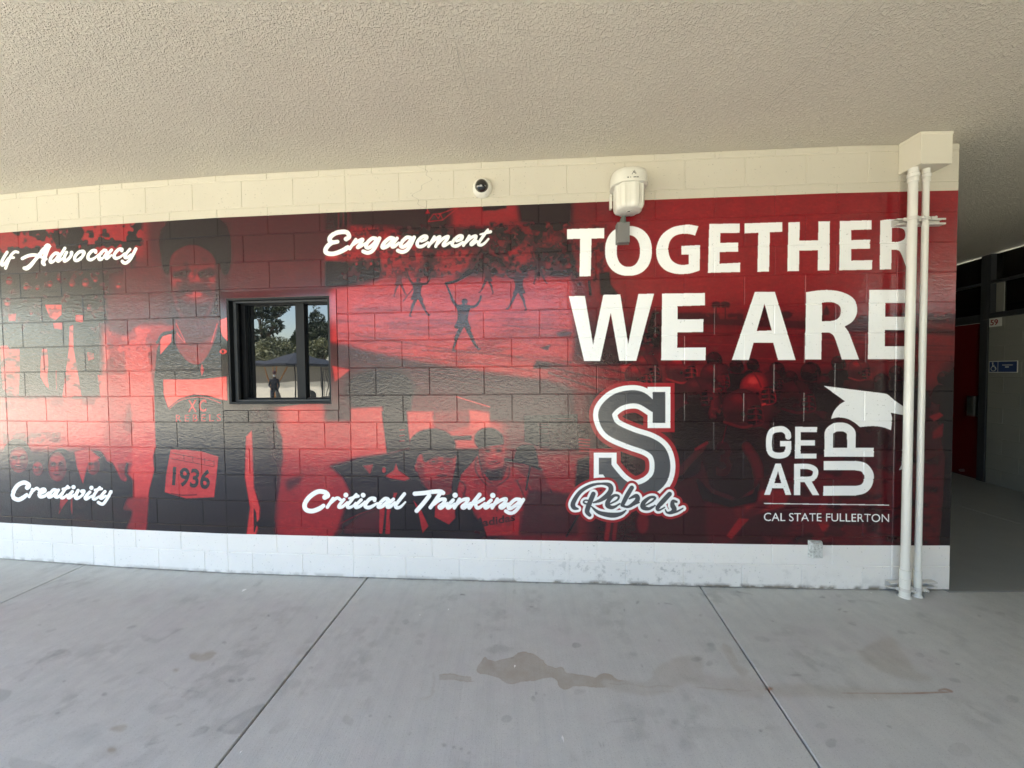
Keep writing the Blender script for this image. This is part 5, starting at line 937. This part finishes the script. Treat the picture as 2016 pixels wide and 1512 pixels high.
def blobset(seed,n,R,z0,z1,rr):
    g=random.Random(seed); return [(g.uniform(-R,R),g.uniform(-R,R),g.uniform(z0,z1),rr*g.uniform(.6,1.2),rr*g.uniform(.6,1.2),rr*g.uniform(.45,.9)) for _ in range(n)]
rw=thing('boundary_wall','long pale rendered wall across the courtyard, sunlit along its foot','wall'); MB().box((-30,-16.3,0),(-13.6,-16.0,2.32)).build('wall_face',M_WHITEW,rw); MB().box((-30,-15.998,1.14),(-13.6,-15.985,2.318)).build('upper_shade_band',weather(mat('wall_shade_tone',(.20,.18,.15),.8),.06,2),rw); MB().box((-30,-16.4,2.32),(-13.6,-15.35,2.40)).build('roof_ledge',M_BOARD,rw)  # darker upper strip: shade under the ledge put into the wall's colour
vh=thing('vine_hedge','long olive vine hedge on netting above the pale boundary wall','hedge'); blobs=[(-30+i*.9,-17+.25*math.sin(i*2.1),3.05+.12*math.sin(i*1.7),.75,.35,.75) for i in range(38)]
leaves(15000,blobs,.11,5,M_LEAFO,'foliage',vh)
[MB().tube([(-30+i*2.4,-17.1,0),(-30+i*2.4,-17.1,3.7)],.03,6).build('net_post',M_IRON,vh) for i in range(15)]
tree('eucalyptus_tree','tall dark drooping tree at the left of the window reflection',-21.4,-18.5,9,[(0,0,6.4,1.3,1.3,.9),(1.9,.3,6.7,.5,.5,.8),(-1.8,0,7.2,1.2,1.2,1.0),(.9,.2,5.0,.7,.7,.6),(-.6,0,4.3,1.2,1.0,.5),(2.6,.2,6.9,.3,.3,.5)],3200,.15,M_LEAFD,21)
tree('round_tree','rounded green tree behind the hedge in the middle of the window reflection',-19.0,-20.5,5.4,[(0,0,4.4,1.3,1.2,.9),(.5,0,5.0,.7,.7,.6),(-.8,.2,4.0,1.0,.9,.6),(1.2,.1,4.2,.7,.8,.6)],5000,.12,M_LEAF,22)
tree('pine_tree','pointed dark evergreen tree right of the mullion in the window reflection',-17.6,-19.5,6.6,[(0,0,4.5,1.5,1.3,.8),(-.3,0,5.5,.6,.6,.6),(-.4,0,6.2,.28,.28,.5),(1.5,.2,4.9,.9,.8,.5),(.6,.1,4.0,1.5,1.1,.5),(2.4,0,4.3,.9,.9,.6)],5200,.12,M_LEAFD,23)
for k,(x,y,h,s_) in enumerate([(-40,-23,5.5,41),(-11,-27,5.2,42),(-6,-29,6,43),(-1,-30,5,44),(-36,-18,4.6,45),(-25,-26,4.6,46),(4,-31,5.5,47)]):
    tree('courtyard_tree',['broad leafy tree at the far left beyond the boundary wall','leafy tree beyond the railings','tall leafy tree beyond the open courtyard','low spreading tree in the far distance','leafy tree at the end of the pale wall','small tree between the larger ones beyond the hedge','dark tree at the far right of the courtyard'][k],x,y,h,blobset(s_,9,2.2,h*.55,h*.95,1.4),4000,.16,(M_LEAF,M_LEAFD)[k%2],s_,group='trees round the courtyard')
yt=thing('young_tree','slender young tree with forked orange trunks in front of the pale wall','tree',(-14.9,-11.9,0)); q=MB()
for a_ in ((-.55,.1),(-.12,0),(.25,.05),(.65,-.1)): q.tube([(a_[0]*.12,0,0),(a_[0]*.35,a_[1],1.1),(a_[0]*1.2,a_[1]*2,2.5)],[.05,.035,.02],7)
q.build('trunk',M_BARKO,yt); leaves(4500,[(0,0,2.6,1.5,1.2,.45),(-1.2,0,2.4,.9,.8,.3),(1.3,0,2.5,.9,.8,.35),(.2,0,3.1,.9,.8,.4)],.07,51,M_LEAFO,'crown',yt)
um=thing('patio_umbrella','wide dark canvas patio umbrella reflected in the window','umbrella',(-9.75,-7.0,0)); q=MB(); n=8; R_=1.5; q.add([(0,0,2.40)]+[(R_*math.cos(i*math.pi/4+.3),R_*math.sin(i*math.pi/4+.3),1.95) for i in range(8)]+[(0,0,2.36)]+[(R_*math.cos(i*math.pi/4+.3),R_*math.sin(i*math.pi/4+.3),1.88) for i in range(8)],[(0,1+i,1+(i+1)%8) for i in range(8)]+[(9,10+(i+1)%8,10+i) for i in range(8)]+[(1+i,10+i,10+(i+1)%8,1+(i+1)%8) for i in range(8)])
q.build('canopy',M_UMB,um); MB().tube([(0,0,0),(0,0,2.42)],.025,10).build('pole',M_IRON,um,True); MB().lathe([(.3,0),(.28,.06),(.05,.1)],n=20).build('base',M_IRON,um,True)
ch0=thing('patio_chair','dark rounded plastic chair under the umbrella, nearest its pole','chair',(-11.0,-7.9,0),.5,'dark chairs round the umbrella')
def chair_parts(p):
    q=MB(); n=9
    V=[];F=[]
    for j in range(7):
        z=.44+j*.09
        for i in range(n):
            a_=(-1+2*i/(n-1)); w_=.25*(1-.25*max(0,(j-3)/3)**2) ; V.append((a_*w_,.20+.05*j*.3-.08*a_*a_,z-(.05*abs(a_)**3 if j==6 else 0)))
    k=len(V); V+=[(x,y+.02,z) for x,y,z in V]
    for j in range(6):
        for i in range(n-1): a_=j*n+i; F+=[(a_,a_+1,a_+n+1,a_+n),(k+a_,k+a_+n,k+a_+n+1,k+a_+1)]
    for j in range(6): F+=[(j*n,(j+1)*n,k+(j+1)*n,k+j*n),(j*n+n-1,k+j*n+n-1,k+(j+1)*n+n-1,(j+1)*n+n-1)]
    for i in range(n-1): F+=[(6*n+i,6*n+i+1,k+6*n+i+1,k+6*n+i)]
    q.add(V,F); q.build('backrest',M_CHAIR,p); MB().box((-.25,-.24,.42),(.25,.22,.455)).build('seat',M_CHAIR,p,bevel=.01)
    for sx_,sy_ in ((-1,-1),(1,-1),(-1,1),(1,1)): MB().tube([(sx_*.21,sy_*.2,.43),(sx_*.24,sy_*.23,0)],.016,7).build('leg',M_CHAIR,p)
chair_parts(ch0)
def dup(root,loc,rz,label):
    r_=root.copy(); COL.objects.link(r_); r_.location=loc; r_.rotation_euler=(0,0,rz); r_['label']=label
    for c_ in list(root.children): d_=c_.copy(); COL.objects.link(d_); d_.parent=r_
    return r_
dup(ch0,(-9.75,-8.0,0),.9,'dark rounded plastic chair at the middle of the window reflection'); dup(ch0,(-9.15,-7.5,0),.6,'dark rounded plastic chair at the right of the window reflection'); dup(ch0,(-11.9,-7.2,0),.3,'dark rounded plastic chair furthest left of the group')
tb=thing('patio_table','low dark round table between the plastic chairs','table',(-10.4,-6.6,0)); MB().lathe([(.001,.62),(.45,.62),(.45,.645),(.001,.645)],n=28).build('tabletop',M_CHAIR,tb); MB().tube([(0,0,0),(0,0,.62)],.04,10).build('pedestal',M_IRON,tb)
fn=thing('metal_railing','tall black metal picket railing at the far side of the courtyard','fence',(-13.6,-14,0))
pk=mesh('picket',*(lambda m:(m.v,m.f))(MB().box((-.011,-.011,.05),(.011,.011,2.05))),M_IRON)
for i in range(60): link('picket',pk,fn,(.12*i,0,0))
for z in (.25,1.9): MB().box((-.05,-.02,z),(7.2,.02,z+.05)).build('rail',M_IRON,fn)
for i in range(4): MB().box((-.05+i*2.4,-.035,0),(.03+i*2.4,.035,2.15)).build('post',M_IRON,fn)
car=thing('parked_car','white car parked beyond the black railing','car',(-13.6,-19.2,0),.15); q=MB()
prof=[(-2.2,.35),(-2.25,.75),(-1.5,.95),(-.8,1.4),(.8,1.42),(1.5,1.0),(2.2,.9),(2.25,.35)]
q.add([(x,-.85,z) for x,z in prof]+[(x,.85,z) for x,z in prof],[tuple(range(8)),tuple(range(15,7,-1))]+[(i,8+i,8+(i+1)%8,(i+1)%8) for i in range(8)]); q.build('body',M_CARW,car,bevel=.06)
MB().add([(-1.35,.86,.97),(-.78,.86,1.33),(.78,.86,1.34),(1.38,.86,1.0)],[(0,1,2,3)]).build('side_window',M_GLASS2,car)
for x in (-1.4,1.4):
    for y in (-.8,.8): MB().lathe([(.001,-.1),(.32,-.1),(.33,-.05),(.33,.05),(.32,.1),(.001,.1)],(x,y,.33),20,'y').build('wheel',M_TYRE,car)
ct=thing('metal_cart','rusty open-framed metal cart in front of the pale wall','cart',(-14.6,-9.6,0)); q=MB()
for x in (-.4,.4):
    for y in (-.3,.3): q.tube([(x,y,0),(x,y,1.05)],.02,6)
for z in (.25,1.05): q.tube([(-.4,-.3,z),(.4,-.3,z),(.4,.3,z),(-.4,.3,z),(-.4,-.3,z)],.02,6)
q.build('cart_frame',M_RUST,ct); q=MB(); [q.tube([(-.38+i*.095,.31,.25),(-.38+i*.095,.31,1.05)],.005,4) for i in range(9)]; q.build('side_mesh',M_IRON,ct)
# person standing in the courtyard
pr=thing('person','standing person in a dark cap, pale face mask and black clothes beside the umbrella','person',(-12.8,-9.5,0),-.6)
def figure(name,verts,edges,rad,m,parent,root=0,lv=2):
    me=bpy.data.meshes.new(name); me.from_pydata(verts,edges,[]); o=bpy.data.objects.new(name,me); COL.objects.link(o)
    sk=o.modifiers.new('s','SKIN'); sb=o.modifiers.new('b','SUBSURF'); sb.levels=lv; sb.render_levels=lv
    for i,r in enumerate(rad): me.skin_vertices[0].data[i].radius=(r,r) if not isinstance(r,tuple) else r
    me.skin_vertices[0].data[root].use_root=True
    n_=bpy.data.meshes.new_from_object(o.evaluated_get(bpy.context.evaluated_depsgraph_get())); bpy.data.objects.remove(o); n_.name=name; n_.materials.clear(); n_.materials.append(m); n_.shade_smooth(); return link(name,n_,parent)
bv=[(0,0,.95),(0,0,1.15),(0,0,1.36),(0,0,1.47),(0,.02,1.60),(.19,0,1.40),(.25,.02,1.13),(.20,.20,.98),(-.19,0,1.40),(-.24,.03,1.13),(-.16,.22,1.05),(.10,0,.90),(.12,.03,.50),(.12,-.02,.08),(.13,.12,.04),(-.10,0,.90),(-.11,.02,.50),(-.12,-.03,.08),(-.13,.11,.04),(.19,.27,.97),(-.14,.29,1.05)]
be=[(0,1),(1,2),(2,3),(3,4),(2,5),(5,6),(6,7),(2,8),(8,9),(9,10),(0,11),(11,12),(12,13),(13,14),(0,15),(15,16),(16,17),(17,18),(7,19),(10,20)]
brd=[(.15,.11),(.15,.11),(.16,.11),.055,(.085,.10),.06,.045,.03,.06,.045,.03,.085,.06,.045,.04,.085,.06,.045,.04,.035,.035]
figure('body',bv,be,brd,M_CLOTH,pr)
def esph(name,c,r,m,zmin=None):
    b=bmesh.new(); bmesh.ops.create_uvsphere(b,u_segments=16,v_segments=12,radius=1)
    for v in b.verts: v.co=Vector((c[0]+v.co.x*r[0],c[1]+v.co.y*r[1],c[2]+(max(v.co.z,zmin) if zmin is not None else v.co.z)*r[2]))
    me=bpy.data.meshes.new(name); b.to_mesh(me); b.free(); me.materials.append(m); me.shade_smooth(); return link(name,me,pr)
esph('head',(0,.025,1.62),(.078,.096,.115),M_SKIN); esph('cap',(0,.015,1.655),(.088,.105,.10),M_CAP,-.1); esph('face_mask',(0,.075,1.585),(.062,.062,.05),M_MASK); MB().box((-.07,.09,1.645),(.07,.19,1.655)).build('cap_brim',M_CAP,pr)
MB().tube([(.10,0,.92),(.12,.03,.5),(.12,-.02,.10)],[.094,.07,.055],12).build('trouser_leg',M_JEAN,pr); MB().tube([(-.10,0,.92),(-.11,.02,.5),(-.12,-.03,.10)],[.094,.07,.055],12).build('trouser_leg',M_JEAN,pr)
# building at the right, behind the camera's shoulder: keeps the sky off that side
rb=thing('sky_blocking_side_building','dark block behind the camera at the right, keeping the sky off that side','building'); MB().box((5.1,-4.1,0),(5.3,-1.0,HC-.002)).build('wall',M_BLOCK,rb)
for k in range(1): f_=MB().box((5.03,-3.6+k*2.1,.9),(5.098,-1.9+k*2.1,2.6)).build('window',M_BLACKF,rb); MB().box((5.02,-3.5+k*2.1,1.0),(5.03,-2.0+k*2.1,2.5)).build('pane',M_GLASS2,f_)  # window and pane of the sky-blocking building behind the camera
b2=thing('unseen_back_wall','unseen block wall behind the camera to the right, set close to shut out light','building'); MB().box((.65,-4.2,0),(5.1,-4.0,HC-.002)).build('wall',M_BLOCK,b2)  # unseen wall, drawn in close to darken the breezeway and right-hand paving
# the building the wall belongs to: dark inside
rm=thing('room_shell','unlit room behind the window','room'); MB().box((-6.9,6.6,0),(2.8,6.7,HC-.003)).build('back_wall',M_DARK,rm)
print('blocks',nb_)
